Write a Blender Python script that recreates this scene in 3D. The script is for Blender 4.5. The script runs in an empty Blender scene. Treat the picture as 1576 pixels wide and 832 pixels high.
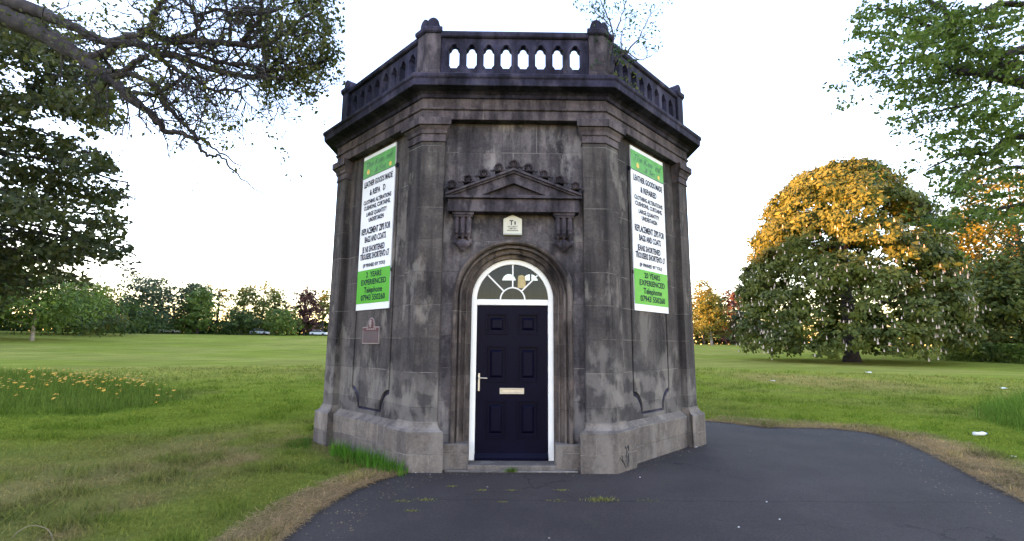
import bpy, bmesh, math, random
import numpy as np
from math import sin, cos, tan, pi, radians, sqrt, atan2
from mathutils import Vector, Matrix
from mathutils.geometry import tessellate_polygon
random.seed(7); RNG = np.random.default_rng(7)
scene = bpy.context.scene
COL = scene.collection

# ------------------------------------------------------------------ camera
F_PX, PITCH, ROLL, YAW = 741.3, 0.1510, 0.0082, 0.0097
CAM = np.array([-0.0712, -5.9842, 1.4919])
FW = np.array([sin(YAW)*cos(PITCH), cos(YAW)*cos(PITCH), sin(PITCH)])
R0 = np.array([cos(YAW), -sin(YAW), 0.0]); U0 = np.cross(R0, FW)
RT = R0*cos(ROLL)+U0*sin(ROLL); UP = -R0*sin(ROLL)+U0*cos(ROLL)
cd = bpy.data.cameras.new('camera'); cam = bpy.data.objects.new('camera', cd); COL.objects.link(cam)
cd.sensor_width = 36; cd.lens = F_PX/1576*36; cd.clip_start = 0.05; cd.clip_end = 5000
M = Matrix(((RT[0], UP[0], -FW[0], CAM[0]), (RT[1], UP[1], -FW[1], CAM[1]), (RT[2], UP[2], -FW[2], CAM[2]), (0, 0, 0, 1)))
cam.matrix_world = M
scene.camera = cam

# ------------------------------------------------------------------ light
SUN_AZ, SUN_EL = -92.0, 5.0          # degrees from +Y, clockwise positive
w = bpy.data.worlds.new('World'); scene.world = w; w.use_nodes = True
nt = w.node_tree; bg = nt.nodes['Background']
sky = nt.nodes.new('ShaderNodeTexSky'); sky.sky_type = 'NISHITA'; sky.sun_disc = False
sky.sun_elevation = radians(SUN_EL); sky.sun_rotation = radians(SUN_AZ)
sky.air_density = 1.0; sky.dust_density = 0.2; sky.ozone_density = 1.2
tint = nt.nodes.new('ShaderNodeMix'); tint.data_type = 'RGBA'; tint.blend_type = 'MULTIPLY'; tint.inputs[0].default_value = 1
tint.inputs[7].default_value = (1.12, 0.93, 1.03, 1)
nt.links.new(sky.outputs[0], tint.inputs[6]); nt.links.new(tint.outputs[2], bg.inputs[0]); bg.inputs[1].default_value = 0.15
sd = bpy.data.lights.new('sun', 'SUN'); sd.energy = 4.2; sd.angle = radians(0.5); sd.color = (1.0, 0.36, 0.07)
sun = bpy.data.objects.new('sun', sd); COL.objects.link(sun)
sv = Vector((sin(radians(SUN_AZ))*cos(radians(SUN_EL)), cos(radians(SUN_AZ))*cos(radians(SUN_EL)), sin(radians(SUN_EL))))
sun.rotation_euler = sv.to_track_quat('Z', 'Y').to_euler(); sun.location = (-20, 0, 30)
vs = scene.view_settings
vs.view_transform = 'Standard'; vs.look = 'None'; vs.gamma = 1; vs.use_curve_mapping = False; vs.exposure = 3.65
scene.cycles.max_bounces = 6; scene.cycles.diffuse_bounces = 3; scene.cycles.transparent_max_bounces = 12

# ------------------------------------------------------------------ helpers
def at(px, py, t):
    """point seen at pixel (px,py) of the 1576x832 photo, t metres in front"""
    return CAM + t*(FW + (px-788)/F_PX*RT - (py-416)/F_PX*UP)
def azpt(az, D, z=0.0):
    return np.array([CAM[0]+D*sin(radians(az)), CAM[1]+D*cos(radians(az)), z])

def tag(o, label=None, cat=None, group=None, kind=None):
    if label: o['label'] = label
    if cat: o['category'] = cat
    if group: o['group'] = group
    if kind: o['kind'] = kind
    return o
def empty(name, loc=(0, 0, 0), label=None, cat=None, group=None):
    o = bpy.data.objects.new(name, None); COL.objects.link(o); o.location = loc
    o.empty_display_size = 0.2
    return tag(o, label, cat, group)
def link(name, me, mat, parent=None, bevel=0, smooth=False):
    o = bpy.data.objects.new(name, me); COL.objects.link(o)
    if mat: me.materials.append(mat)
    if parent is not None:
        o.parent = parent
        pl = np.zeros(3); q = parent
        while q is not None: pl += np.array(q.location); q = q.parent
        if abs(pl).sum() > 0: me.transform(Matrix.Translation(-Vector(pl)))
    if smooth: me.polygons.foreach_set('use_smooth', [True]*len(me.polygons))
    if bevel:
        b = o.modifiers.new('bevel', 'BEVEL'); b.width = bevel; b.segments = 1; b.limit_method = 'ANGLE'; b.angle_limit = radians(40)
    return o
def auto_uv(me):
    n = len(me.loops); uv = np.zeros((n, 2))
    co = np.zeros(len(me.vertices)*3); me.vertices.foreach_get('co', co); co = co.reshape(-1, 3)
    for p in me.polygons:
        N = p.normal
        for li in p.loop_indices:
            v = co[me.loops[li].vertex_index]
            if abs(N.z) > 0.72: uv[li] = (v[0], v[1])
            else:
                l = math.hypot(N.x, N.y) or 1; tx, ty = -N.y/l, N.x/l
                uv[li] = (v[0]*tx+v[1]*ty, v[2])
    l = me.uv_layers.new(name='UVMap'); l.data.foreach_set('uv', uv.ravel())

class MB:
    def __init__(s): s.v = []; s.f = []
    def add(s, vs_, fs):
        b = len(s.v); s.v += [tuple(map(float, q)) for q in vs_]; s.f += [tuple(b+i for i in f) for f in fs]; return s
    def box(s, x0, x1, y0, y1, z0, z1, fn=None):
        P = [(x, y, z) for z in (z0, z1) for y in (y0, y1) for x in (x0, x1)]
        if fn: P = [fn(*p) for p in P]
        return s.add(P, [(0, 2, 3, 1), (4, 5, 7, 6), (0, 1, 5, 4), (2, 6, 7, 3), (0, 4, 6, 2), (1, 3, 7, 5)])
    def tube(s, pts, rad, n=8, cap=True):
        pts = [np.array(p, float) for p in pts]; m = len(pts); V = []
        if not hasattr(rad, '__len__'): rad = [rad]*m
        for i, p in enumerate(pts):
            d = pts[min(i+1, m-1)]-pts[max(i-1, 0)]; d = d/(np.linalg.norm(d)+1e-9)
            a = np.array([0, 0, 1.0]) if abs(d[2]) < 0.9 else np.array([1.0, 0, 0])
            e1 = np.cross(d, a); e1 /= np.linalg.norm(e1); e2 = np.cross(d, e1)
            V += [p+rad[i]*(cos(2*pi*k/n)*e1+sin(2*pi*k/n)*e2) for k in range(n)]
        Fs = [(i*n+k, i*n+(k+1) % n, (i+1)*n+(k+1) % n, (i+1)*n+k) for i in range(m-1) for k in range(n)]
        if cap: Fs += [tuple(range(n-1, -1, -1)), tuple((m-1)*n+k for k in range(n))]
        return s.add(V, Fs)
    def ball(s, c, r, n=10, m=6, sc=(1, 1, 1)):
        V = []; Fs = []
        for i in range(m+1):
            th = pi*i/m
            for k in range(n): V.append((c[0]+r*sc[0]*sin(th)*cos(2*pi*k/n), c[1]+r*sc[1]*sin(th)*sin(2*pi*k/n), c[2]+r*sc[2]*cos(th)))
        for i in range(m):
            for k in range(n): Fs.append((i*n+k, (i+1)*n+k, (i+1)*n+(k+1) % n, i*n+(k+1) % n))
        return s.add(V, Fs)
    def build(s, name, mat, parent=None, bevel=0, smooth=False, uv=True, recalc=True):
        me = bpy.data.meshes.new(name); me.from_pydata(s.v, [], s.f); me.update()
        if recalc:
            bm = bmesh.new(); bm.from_mesh(me); bmesh.ops.remove_doubles(bm, verts=bm.verts, dist=1e-5)
            bmesh.ops.recalc_face_normals(bm, faces=bm.faces); bm.to_mesh(me); bm.free()
        if uv: auto_uv(me)
        return link(name, me, mat, parent, bevel, smooth)

def np_mesh(name, V, nper, mat, parent=None, cols=None):
    """V: (N, nper, 3) separate polygons"""
    N = len(V); me = bpy.data.meshes.new(name)
    me.vertices.add(N*nper); me.vertices.foreach_set('co', np.ascontiguousarray(V, dtype=np.float32).ravel())
    me.loops.add(N*nper); me.loops.foreach_set('vertex_index', np.arange(N*nper, dtype=np.int32))
    me.polygons.add(N); me.polygons.foreach_set('loop_start', np.arange(0, N*nper, nper, dtype=np.int32))
    me.polygons.foreach_set('loop_total', np.full(N, nper, dtype=np.int32))
    if cols is not None:
        a = me.color_attributes.new('gcol', 'FLOAT_COLOR', 'POINT')
        c = np.ones((N, nper, 4), dtype=np.float32); c[:, :, :3] = cols[:, None, :]; a.data.foreach_set('color', c.ravel())
    me.update(calc_edges=True)
    return link(name, me, mat, parent)

# ---- facet frame of the octagonal building (front facet k=0 faces -Y)
T8 = sqrt(2)-1; A0 = 1.2/T8
def FP(k, u, o, z):
    th = k*pi/4; nx, ny, tx, ty = sin(th), -cos(th), cos(th), sin(th)
    return (nx*(A0+o)+tx*u, A0+ny*(A0+o)+ty*u, z)
def ring(mb, prof):                      # closed (o,z) profile mitred round all eight corners
    n = len(prof); V = []
    for k in range(8):
        for o, z in prof: V.append(FP(k, (A0+o)*T8, o, z))
    mb.add(V, [(k*n+i, k*n+(i+1) % n, ((k+1) % 8)*n+(i+1) % n, ((k+1) % 8)*n+i) for k in range(8) for i in range(n)])
def wrap(mb, k, prof, ue, mit=1.0):      # profile round the corner between facets k and k+1
    n = len(prof); V = [FP(k, ue-mit*max(o, 0), o, z) for o, z in prof]+[FP(k, (A0+o)*T8, o, z) for o, z in prof]+[FP(k+1, -(ue-mit*max(o, 0)), o, z) for o, z in prof]
    Fs = [(s*n+i, s*n+(i+1) % n, (s+1)*n+(i+1) % n, (s+1)*n+i) for s in range(2) for i in range(n)]
    mb.add(V, Fs+[tuple(range(n)), tuple(2*n+i for i in range(n-1, -1, -1))])
def run(mb, k, u0, u1, prof):
    n = len(prof); V = [FP(k, u0, o, z) for o, z in prof]+[FP(k, u1, o, z) for o, z in prof]
    mb.add(V, [(i, (i+1) % n, n+(i+1) % n, n+i) for i in range(n)]+[tuple(range(n)), tuple(2*n-1-i for i in range(n))])
def fbox(mb, k, u0, u1, o0, o1, z0, z1):
    mb.box(u0, u1, o0, o1, z0, z1, lambda u, o, z: FP(k, u, o, z))
def plate(mb, k, outer, holes, o0, o1):  # flat plate with holes, thickness o0..o1
    loops = [outer]+list(holes); flat = [q for l in loops for q in l]; n = len(flat)
    tri = tessellate_polygon([[Vector((u, z, 0)) for u, z in l] for l in loops])
    V = [FP(k, u, o1, z) for u, z in flat]+[FP(k, u, o0, z) for u, z in flat]
    Fs = [tuple(t) for t in tri]+[tuple(n+i for i in reversed(t)) for t in tri]
    b = 0
    for l in loops:
        m = len(l)
        Fs += [(b+i, b+(i+1) % m, n+b+(i+1) % m, n+b+i) for i in range(m)]
        b += m
    mb.add(V, Fs)

# ------------------------------------------------------------------ materials
def mat_new(name):
    m = bpy.data.materials.new(name); m.use_nodes = True
    return m, m.node_tree.nodes, m.node_tree.links, m.node_tree.nodes['Principled BSDF']
def mixc(N, L, fac, a, b, mode='MIX'):
    x = N.new('ShaderNodeMix'); x.data_type = 'RGBA'; x.blend_type = mode
    for s_, v in ((x.inputs[0], fac), (x.inputs[6], a), (x.inputs[7], b)):
        if hasattr(v, 'is_output'): L.new(v, s_)
        elif isinstance(v, (int, float)): s_.default_value = v
        else: s_.default_value = (*v, 1)
    return x.outputs[2]
def noise(N, L, vec, scale, detail=5, rough=0.6, sc=None):
    if sc:
        mp = N.new('ShaderNodeMapping'); mp.inputs['Scale'].default_value = sc; L.new(vec, mp.inputs[0]); vec = mp.outputs[0]
    n = N.new('ShaderNodeTexNoise'); n.inputs['Scale'].default_value = scale; n.inputs['Detail'].default_value = detail; n.inputs['Roughness'].default_value = rough
    L.new(vec, n.inputs['Vector']); return n.outputs[0]
def ramp(N, L, fac, a, b):
    r = N.new('ShaderNodeMapRange'); r.inputs[1].default_value = a; r.inputs[2].default_value = b; L.new(fac, r.inputs[0]); return r.outputs[0]
def plain(name, col, rough=0.6, metal=0.0, var=0.12, bump=0.0, scale=8.0, coat=0.0):
    m, N, L, P = mat_new(name)
    tc = N.new('ShaderNodeTexCoord')
    n = noise(N, L, tc.outputs['Object'], scale)
    dk = tuple(c*(1-2*var) for c in col); lt = tuple(min(1, c*(1+2*var)) for c in col)
    L.new(mixc(N, L, n, dk, lt), P.inputs['Base Color'])
    P.inputs['Roughness'].default_value = rough; P.inputs['Metallic'].default_value = metal
    P.inputs['Coat Weight'].default_value = coat
    if bump:
        b = N.new('ShaderNodeBump'); b.inputs['Strength'].default_value = bump; b.inputs['Distance'].default_value = 0.01
        L.new(noise(N, L, tc.outputs['Object'], scale*4), b.inputs['Height']); L.new(b.outputs[0], P.inputs['Normal'])
    return m
def stone(name, dark, light, pale, joints=True, pale_amt=0.5, row=0.345, bw=0.78, soot=0.5, lowpale=0.0, off=(0, 0), streak=0.9):
    m, N, L, P = mat_new(name)
    tc = N.new('ShaderNodeTexCoord'); ob = tc.outputs['Object']; uv = tc.outputs['UV']
    big = ramp(N, L, noise(N, L, ob, 2.6, 9, 0.72), 0.36, 0.64)
    col = mixc(N, L, big, dark, light)
    fine = noise(N, L, ob, 34, 6, 0.75)
    col = mixc(N, L, 0.75, col, mixc(N, L, ramp(N, L, fine, 0.3, 0.7), (0.55, 0.55, 0.56), (1.35, 1.33, 1.3)), 'MULTIPLY')
    # rain streaks, long and thin down the face
    st = noise(N, L, ob, 1.0, 5, 0.6, (7, 7, 0.55))
    col = mixc(N, L, ramp(N, L, st, 0.47, 0.66), col, mixc(N, L, streak, col, (0.30, 0.30, 0.34), 'MULTIPLY'))
    # dirt patches with a ragged outline
    so = noise(N, L, ob, 1.0, 10, 0.78, (2.2, 2.2, 1.1))
    mso = N.new('ShaderNodeMath'); mso.operation = 'MULTIPLY'; L.new(ramp(N, L, so, 0.47, 0.56), mso.inputs[0]); mso.inputs[1].default_value = soot
    col = mixc(N, L, mso.outputs[0], col, mixc(N, L, 1.0, col, (0.33, 0.32, 0.36), 'MULTIPLY'))
    # scoured pale patches
    pa = noise(N, L, ob, 1.0, 6, 0.62, (3.0, 3.0, 1.3))
    pm = ramp(N, L, pa, 0.53, 0.62)
    if lowpale:
        sx = N.new('ShaderNodeSeparateXYZ'); L.new(ob, sx.inputs[0])
        lo = ramp(N, L, sx.outputs[2], 1.9, 0.5)
        ad = N.new('ShaderNodeMath'); ad.operation = 'MULTIPLY_ADD'; L.new(lo, ad.inputs[0]); ad.inputs[1].default_value = lowpale*0.12; L.new(pa, ad.inputs[2])
        pm = ramp(N, L, ad.outputs[0], 0.56, 0.63)
    if lowpale:
        wv_ = N.new('ShaderNodeTexWave'); wv_.inputs['Scale'].default_value = 0.75; wv_.inputs['Distortion'].default_value = 11; wv_.inputs['Detail'].default_value = 6; wv_.inputs['Detail Scale'].default_value = 1.3; wv_.inputs['Detail Roughness'].default_value = 0.65
        mpw = N.new('ShaderNodeMapping'); mpw.inputs['Rotation'].default_value = (0.4, 1.0, 0.3); L.new(ob, mpw.inputs[0]); L.new(mpw.outputs[0], wv_.inputs['Vector'])
        wm = N.new('ShaderNodeMath'); wm.operation = 'MULTIPLY'; zn = N.new('ShaderNodeMath'); zn.operation = 'MULTIPLY_ADD'; L.new(noise(N, L, ob, 1.3, 4), zn.inputs[0]); zn.inputs[1].default_value = 2.4; L.new(sx.outputs[2], zn.inputs[2]); L.new(ramp(N, L, zn.outputs[0], 2.55, 2.05), wm.inputs[0]); wm.inputs[1].default_value = 0.6
        col = mixc(N, L, wm.outputs[0], col, mixc(N, L, ramp(N, L, wv_.outputs['Fac'], 0.25, 0.75), (0.052, 0.048, 0.050), (0.155, 0.142, 0.136)))
    mp2 = N.new('ShaderNodeMath'); mp2.operation = 'MULTIPLY'; L.new(pm, mp2.inputs[0]); mp2.inputs[1].default_value = pale_amt
    col = mixc(N, L, mp2.outputs[0], col, pale)
    bu = N.new('ShaderNodeBump'); bu.inputs['Strength'].default_value = 0.55; bu.inputs['Distance'].default_value = 0.012
    hs = noise(N, L, ob, 18, 8, 0.7)
    if joints:
        mpg = N.new('ShaderNodeMapping'); mpg.inputs['Location'].default_value = (off[0], off[1], 0); L.new(uv, mpg.inputs[0])
        wn = noise(N, L, ob, 9, 3)
        wv = N.new('ShaderNodeVectorMath'); wv.operation = 'MULTIPLY_ADD'
        L.new(wn, wv.inputs[0]); wv.inputs[1].default_value = (0.012, 0.012, 0); L.new(mpg.outputs[0], wv.inputs[2])
        br = N.new('ShaderNodeTexBrick'); L.new(wv.outputs[0], br.inputs['Vector'])
        br.inputs['Scale'].default_value = 1; br.inputs['Brick Width'].default_value = bw; br.inputs['Row Height'].default_value = row
        br.inputs['Mortar Size'].default_value = 0.004; br.inputs['Mortar Smooth'].default_value = 0.3
        br.inputs['Color1'].default_value = (0.74, 0.74, 0.76, 1); br.inputs['Color2'].default_value = (1.2, 1.19, 1.17, 1); br.inputs['Mortar'].default_value = (1, 1, 1, 1)
        br.offset = 0.5
        col = mixc(N, L, 0.85, col, br.outputs['Color'], 'MULTIPLY')
        # joints: part lime-pale, part open and dark
        jc = mixc(N, L, ramp(N, L, noise(N, L, ob, 2.1, 3), 0.45, 0.6), (0.02, 0.02, 0.022), (0.26, 0.24, 0.22))
        jm = N.new('ShaderNodeMath'); jm.operation = 'MULTIPLY'; L.new(br.outputs['Fac'], jm.inputs[0]); jm.inputs[1].default_value = 0.6
        col = mixc(N, L, jm.outputs[0], col, jc)
        h2 = N.new('ShaderNodeMath'); h2.operation = 'MULTIPLY_ADD'; L.new(br.outputs['Fac'], h2.inputs[0]); h2.inputs[1].default_value = -0.6; L.new(hs, h2.inputs[2]); hs = h2.outputs[0]
    L.new(hs, bu.inputs['Height']); L.new(bu.outputs[0], P.inputs['Normal'])
    L.new(col, P.inputs['Base Color']); P.inputs['Roughness'].default_value = 0.9; P.inputs['Specular IOR Level'].default_value = 0.25
    return m
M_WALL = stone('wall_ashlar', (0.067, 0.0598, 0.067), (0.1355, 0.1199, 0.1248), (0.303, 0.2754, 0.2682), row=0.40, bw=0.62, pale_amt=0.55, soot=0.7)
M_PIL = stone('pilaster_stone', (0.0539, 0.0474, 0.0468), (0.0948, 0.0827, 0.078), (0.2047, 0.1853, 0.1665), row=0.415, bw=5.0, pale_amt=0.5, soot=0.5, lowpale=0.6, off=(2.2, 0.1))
M_PLINTH = stone('plinth_stone', (0.1214, 0.1045, 0.0939), (0.1862, 0.1606, 0.1412), (0.2428, 0.2153, 0.1916), row=0.26, bw=1.3, soot=0.12, off=(0.3, 0.05), streak=0.35)
M_SOOT_SHADE = stone('sooty_stone_and_shade', (0.0165, 0.0164, 0.0358), (0.0413, 0.0383, 0.075), (0.1238, 0.112, 0.1607), joints=False, pale_amt=0.28, soot=0.8)  # soot on cornice and balustrade; doubles as painted shade in the panel grooves
M_FRZ = stone('frieze_stone', (0.0607, 0.05, 0.0582), (0.1127, 0.0931, 0.1026), (0.1734, 0.1458, 0.1552), row=0.9, bw=1.1, soot=0.7, pale_amt=0.3, off=(0.4, 0.45))
M_CARV = stone('carved_stone', (0.0386, 0.0321, 0.0409), (0.0817, 0.0684, 0.0816), (0.2228, 0.1887, 0.2042), joints=False, pale_amt=0.35, soot=0.6)
M_ARCH = stone('arch_stone', (0.0603, 0.0492, 0.0455), (0.1193, 0.0955, 0.0852), (0.2541, 0.2118, 0.1873), row=0.40, bw=5, pale_amt=0.4, soot=0.8, off=(2.2, 0.1))
M_WHITE = plain('white_frame_plastic', (0.78, 0.77, 0.75), 0.35, var=0.05)
M_DOOR = plain('navy_door_paint', (0.0024, 0.0022, 0.0105), 0.4, var=0.2, scale=3)
M_DOOR.node_tree.nodes['Principled BSDF'].inputs['Specular IOR Level'].default_value = 0.07
M_METAL = plain('brushed_steel', (0.55, 0.53, 0.5), 0.35, 0.9)
M_BLACK = plain('black_paint', (0.02, 0.02, 0.024), 0.5)
M_INT = plain('interior_plaster', (0.20, 0.19, 0.18), 0.9)
M_ROOF = plain('roof_lead', (0.12, 0.12, 0.13), 0.7)
def glass_mat():
    m, N, L, P = mat_new('window_glass'); N.remove(P); out = N['Material Output']
    tr = N.new('ShaderNodeBsdfTransparent'); tr.inputs[0].default_value = (0.55, 0.57, 0.58, 1)
    gl = N.new('ShaderNodeBsdfGlossy'); gl.inputs['Roughness'].default_value = 0.03
    fr = N.new('ShaderNodeFresnel'); fr.inputs[0].default_value = 1.35
    mx = N.new('ShaderNodeMixShader'); L.new(fr.outputs[0], mx.inputs[0]); L.new(tr.outputs[0], mx.inputs[1]); L.new(gl.outputs[0], mx.inputs[2])
    L.new(mx.outputs[0], out.inputs[0]); return m
M_GLASS = glass_mat()
def leaf_mat(name, a, b, c=None, transl=0.35, rough=0.55):
    m, N, L, P = mat_new(name); out = N['Material Output']
    ge = N.new('ShaderNodeNewGeometry'); tc = N.new('ShaderNodeTexCoord')
    col = mixc(N, L, ge.outputs['Random Per Island'], a, b)
    col = mixc(N, L, ramp(N, L, noise(N, L, tc.outputs['Object'], 0.45, 3), 0.35, 0.65), mixc(N, L, 1, col, (0.62, 0.68, 0.7), 'MULTIPLY'), mixc(N, L, 1, col, c or (1.25, 1.2, 1.0), 'MULTIPLY'))
    P.inputs['Roughness'].default_value = rough; P.inputs['Specular IOR Level'].default_value = 0.15
    L.new(col, P.inputs['Base Color'])
    t = N.new('ShaderNodeBsdfTranslucent'); L.new(mixc(N, L, 1, col, (1.3, 1.35, 0.6), 'MULTIPLY'), t.inputs[0])
    mx = N.new('ShaderNodeMixShader'); mx.inputs[0].default_value = transl
    L.new(P.outputs[0], mx.inputs[1]); L.new(t.outputs[0], mx.inputs[2]); L.new(mx.outputs[0], out.inputs[0])
    return m
def bark_mat(name, a, b):
    m, N, L, P = mat_new(name); tc = N.new('ShaderNodeTexCoord'); ob = tc.outputs['Object']
    n = noise(N, L, ob, 6, 8, 0.7)
    L.new(mixc(N, L, ramp(N, L, n, 0.35, 0.65), a, b), P.inputs['Base Color']); P.inputs['Roughness'].default_value = 0.95
    bu = N.new('ShaderNodeBump'); bu.inputs['Strength'].default_value = 0.8; bu.inputs['Distance'].default_value = 0.03
    L.new(noise(N, L, ob, 22, 6, 0.7), bu.inputs['Height']); L.new(bu.outputs[0], P.inputs['Normal'])
    return m
M_BARK = bark_mat('bark', (0.014, 0.011, 0.014), (0.055, 0.045, 0.048))
M_BARKP = bark_mat('pale_bark', (0.16, 0.14, 0.12), (0.28, 0.25, 0.22))

# ------------------------------------------------------------------ ground
_lat = RNG.random((256, 256))
def vnoise(x, y, s):
    x = np.asarray(x)/s+1000; y = np.asarray(y)/s+1000
    xi = np.floor(x).astype(int); yi = np.floor(y).astype(int); fx = x-xi; fy = y-yi
    fx = fx*fx*(3-2*fx); fy = fy*fy*(3-2*fy)
    g = lambda a, b: _lat[a % 256, b % 256]
    return (g(xi, yi)*(1-fx)+g(xi+1, yi)*fx)*(1-fy)+(g(xi, yi+1)*(1-fx)+g(xi+1, yi+1)*fx)*fy
def fbm(x, y, s, o=4):
    r = 0; a = 1; t = 0
    for i in range(o): r = r+a*vnoise(np.asarray(x)+i*37.7, np.asarray(y)-i*19.3, s); t += a; a *= 0.55; s *= 0.5
    return r/t
def sst(x, a, b):
    t = np.clip((x-a)/(b-a), 0, 1); return t*t*(3-2*t)
def ground_z(x, y):
    x = np.asarray(x, float); y = np.asarray(y, float)
    dx = x-CAM[0]; dy = y-CAM[1]; D = np.hypot(dx, dy); az = np.degrees(np.arctan2(dx, dy))
    h = 3.3+(1.75-3.3)*sst(az, -15, 22)
    h = np.where(np.abs(az) > 100, 1.5, h)
    return sst(D, 45, 150)*h
def seg_dist(x, y, poly, closed=False):
    d = np.full(np.shape(x), 1e9); n = len(poly)
    for i in range(n if closed else n-1):
        ax, ay = poly[i]; bx, by = poly[(i+1) % n]; ex, ey = bx-ax, by-ay
        t = np.clip(((x-ax)*ex+(y-ay)*ey)/(ex*ex+ey*ey), 0, 1)
        d = np.minimum(d, np.hypot(x-ax-t*ex, y-ay-t*ey))
    return d
def inside(x, y, poly):
    c = np.zeros(np.shape(x), bool); n = len(poly)
    for i in range(n):
        x1, y1 = poly[i]; x2, y2 = poly[(i+1) % n]
        if y1 == y2: continue
        c ^= ((y1 > y) != (y2 > y)) & (x < (x2-x1)*(y-y1)/(y2-y1)+x1)
    return c
EDGE = [(-1.9, -14), (-1.86, -6), (-1.86, -2.4), (-1.84, -2.04), (-1.82, -1.45), (-1.70, -0.8), (-1.52, -0.42), (-1.30, -0.10), (-1.05, 0.3), (0, 1.5), (2.6, 2.6), (3.3, 4.0), (3.95, 3.95), (4.33, 3.62), (4.74, 3.22), (5.4, 3.2), (6.0, 3.1), (6.33, 2.7), (6.35, 2.19), (6.15, 1.5), (5.87, 0.81), (5.33, -0.42), (5.05, -1.1), (4.85, -2.5), (4.8, -6), (4.8, -14)]
OCT = [(sin(k*pi/4+pi/8)*(A0/cos(pi/8)+0.08), A0-cos(k*pi/4+pi/8)*(A0/cos(pi/8)+0.08)) for k in range(8)]
LONG = [(-10.3, 3.7), (-8.3, 4.0), (-8.0, 5.4), (-8.3, 7.2), (-10, 9.2), (-14, 12.5), (-21, 16.5), (-26, 15)]
LONG2 = [(9.9, 4.6), (9.0, 2.7), (12, 1.5), (19, 6), (17, 9.5), (12.2, 6.9)]
OUT_EDGE = EDGE[:10]; RIGHT_EDGE = EDGE[12:]
def gcol(x, y):
    x = np.asarray(x, float); y = np.asarray(y, float)
    D = np.hypot(x-CAM[0], y-CAM[1]); az = np.degrees(np.arctan2(x-CAM[0], y-CAM[1]))
    n1 = fbm(x, y, 2.2); n2 = fbm(x+50, y, 0.5); n3 = fbm(x, y+90, 9)
    lush = np.array([0.138, 0.172, 0.024]); olive = np.array([0.150, 0.145, 0.042]); dry = np.array([0.30, 0.205, 0.105]); yel = np.array([0.205, 0.205, 0.052]); brown = np.array([0.12, 0.085, 0.05])
    c = np.zeros(x.shape+(3,))
    def mx(c, col, f): return c*(1-f[..., None])+col*f[..., None]
    c = c+lush
    c = mx(c, yel, sst(D, 13, 34)*(0.35+0.65*sst(n3, .35, .6)))
    left = sst(-az, -5, 8)
    near = left*(1-sst(D, 6.5, 11.5))
    c = mx(c, olive, near*(0.45+0.55*sst(n1, .35, .6)))
    c = mx(c, brown, near*sst(0.4*n1+0.6*n2, .48, .64)*0.42)
    c = mx(c, dry, near*sst(n2*0.6+n1*0.5, .57, .72)*0.4)
    # dry spot on the right field, worn band near the building
    c = mx(c, np.array([0.26, 0.185, 0.085]), sst(3.6-np.hypot((x-13.5)*0.8, (y-15.5)*0.5), 0, 2.4)*0.6)
    # straw verge along the tarmac
    dL = seg_dist(x, y, OUT_EDGE); dR = seg_dist(x, y, RIGHT_EDGE)
    wob = 0.45*n2+0.5*n1
    vL = 1-sst(dL, 0.04+0.32*wob, 0.24+0.55*wob)
    wr = 0.35+0.75*sst(x, 4.5, 6.5)
    vR = 1-sst(dR/wr, 0.1+0.55*wob, 0.5+0.8*wob)
    c = mx(c, mx(np.zeros_like(c)+dry, brown, sst(n2, .5, .65)), np.maximum(vL, vR)*0.92)
    g = inside(x, y, LONG) | inside(x, y, LONG2)
    c = mx(c, np.array([0.09, 0.135, 0.018]), g.astype(float)*0.6)
    c = mx(c, olive, sst(fbm(x+31, y+77, 3.5), .48, .62)*0.45)
    dO = seg_dist(x, y, OCT, True)
    c = mx(c, brown, (1-sst(dO, 0.05, 0.45))*0.7)
    return c*(0.92+0.44*fbm(x, y+7, 1.1))[..., None]
def grid_axis(lo, hi, step, far, g=1.07):
    a = list(np.arange(lo, hi, step)); s = step; p = hi; r = []
    while p < far: r.append(p); s *= g; p += s
    s = step; p = lo-step; l = []
    while p > -far: l.append(p); s *= g; p -= s
    return np.array(l[::-1]+a+r)
gx = grid_axis(-12, 10, 0.11, 1800); gy = grid_axis(-4, 9, 0.11, 1800)
X, Y_ = np.meshgrid(gx, gy); Z_ = ground_z(X, Y_)
ins = inside(X, Y_, EDGE)
near = (np.hypot(X, Y_) < 14)
Z_ = Z_+near*0.016*(fbm(X, Y_, 0.6)-0.5)*(~ins)-ins*0.03
C_ = gcol(X, Y_)
ny, nx = X.shape; idx = np.arange(nx*ny).reshape(ny, nx)
quads = np.stack([idx[:-1, :-1], idx[:-1, 1:], idx[1:, 1:], idx[1:, :-1]], -1).reshape(-1, 4)
gm = bpy.data.meshes.new('ground'); gm.vertices.add(nx*ny); gm.vertices.foreach_set('co', np.stack([X, Y_, Z_], -1).astype(np.float32).ravel())
gm.loops.add(len(quads)*4); gm.loops.foreach_set('vertex_index', quads.astype(np.int32).ravel())
gm.polygons.add(len(quads)); gm.polygons.foreach_set('loop_start', np.arange(0, len(quads)*4, 4, dtype=np.int32)); gm.polygons.foreach_set('loop_total', np.full(len(quads), 4, dtype=np.int32))
ca = gm.color_attributes.new('gcol', 'FLOAT_COLOR', 'POINT'); cc = np.ones((nx*ny, 4), dtype=np.float32); cc[:, :3] = C_.reshape(-1, 3); ca.data.foreach_set('color', cc.ravel())
gm.update(calc_edges=True); gm.polygons.foreach_set('use_smooth', [True]*len(quads))
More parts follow.
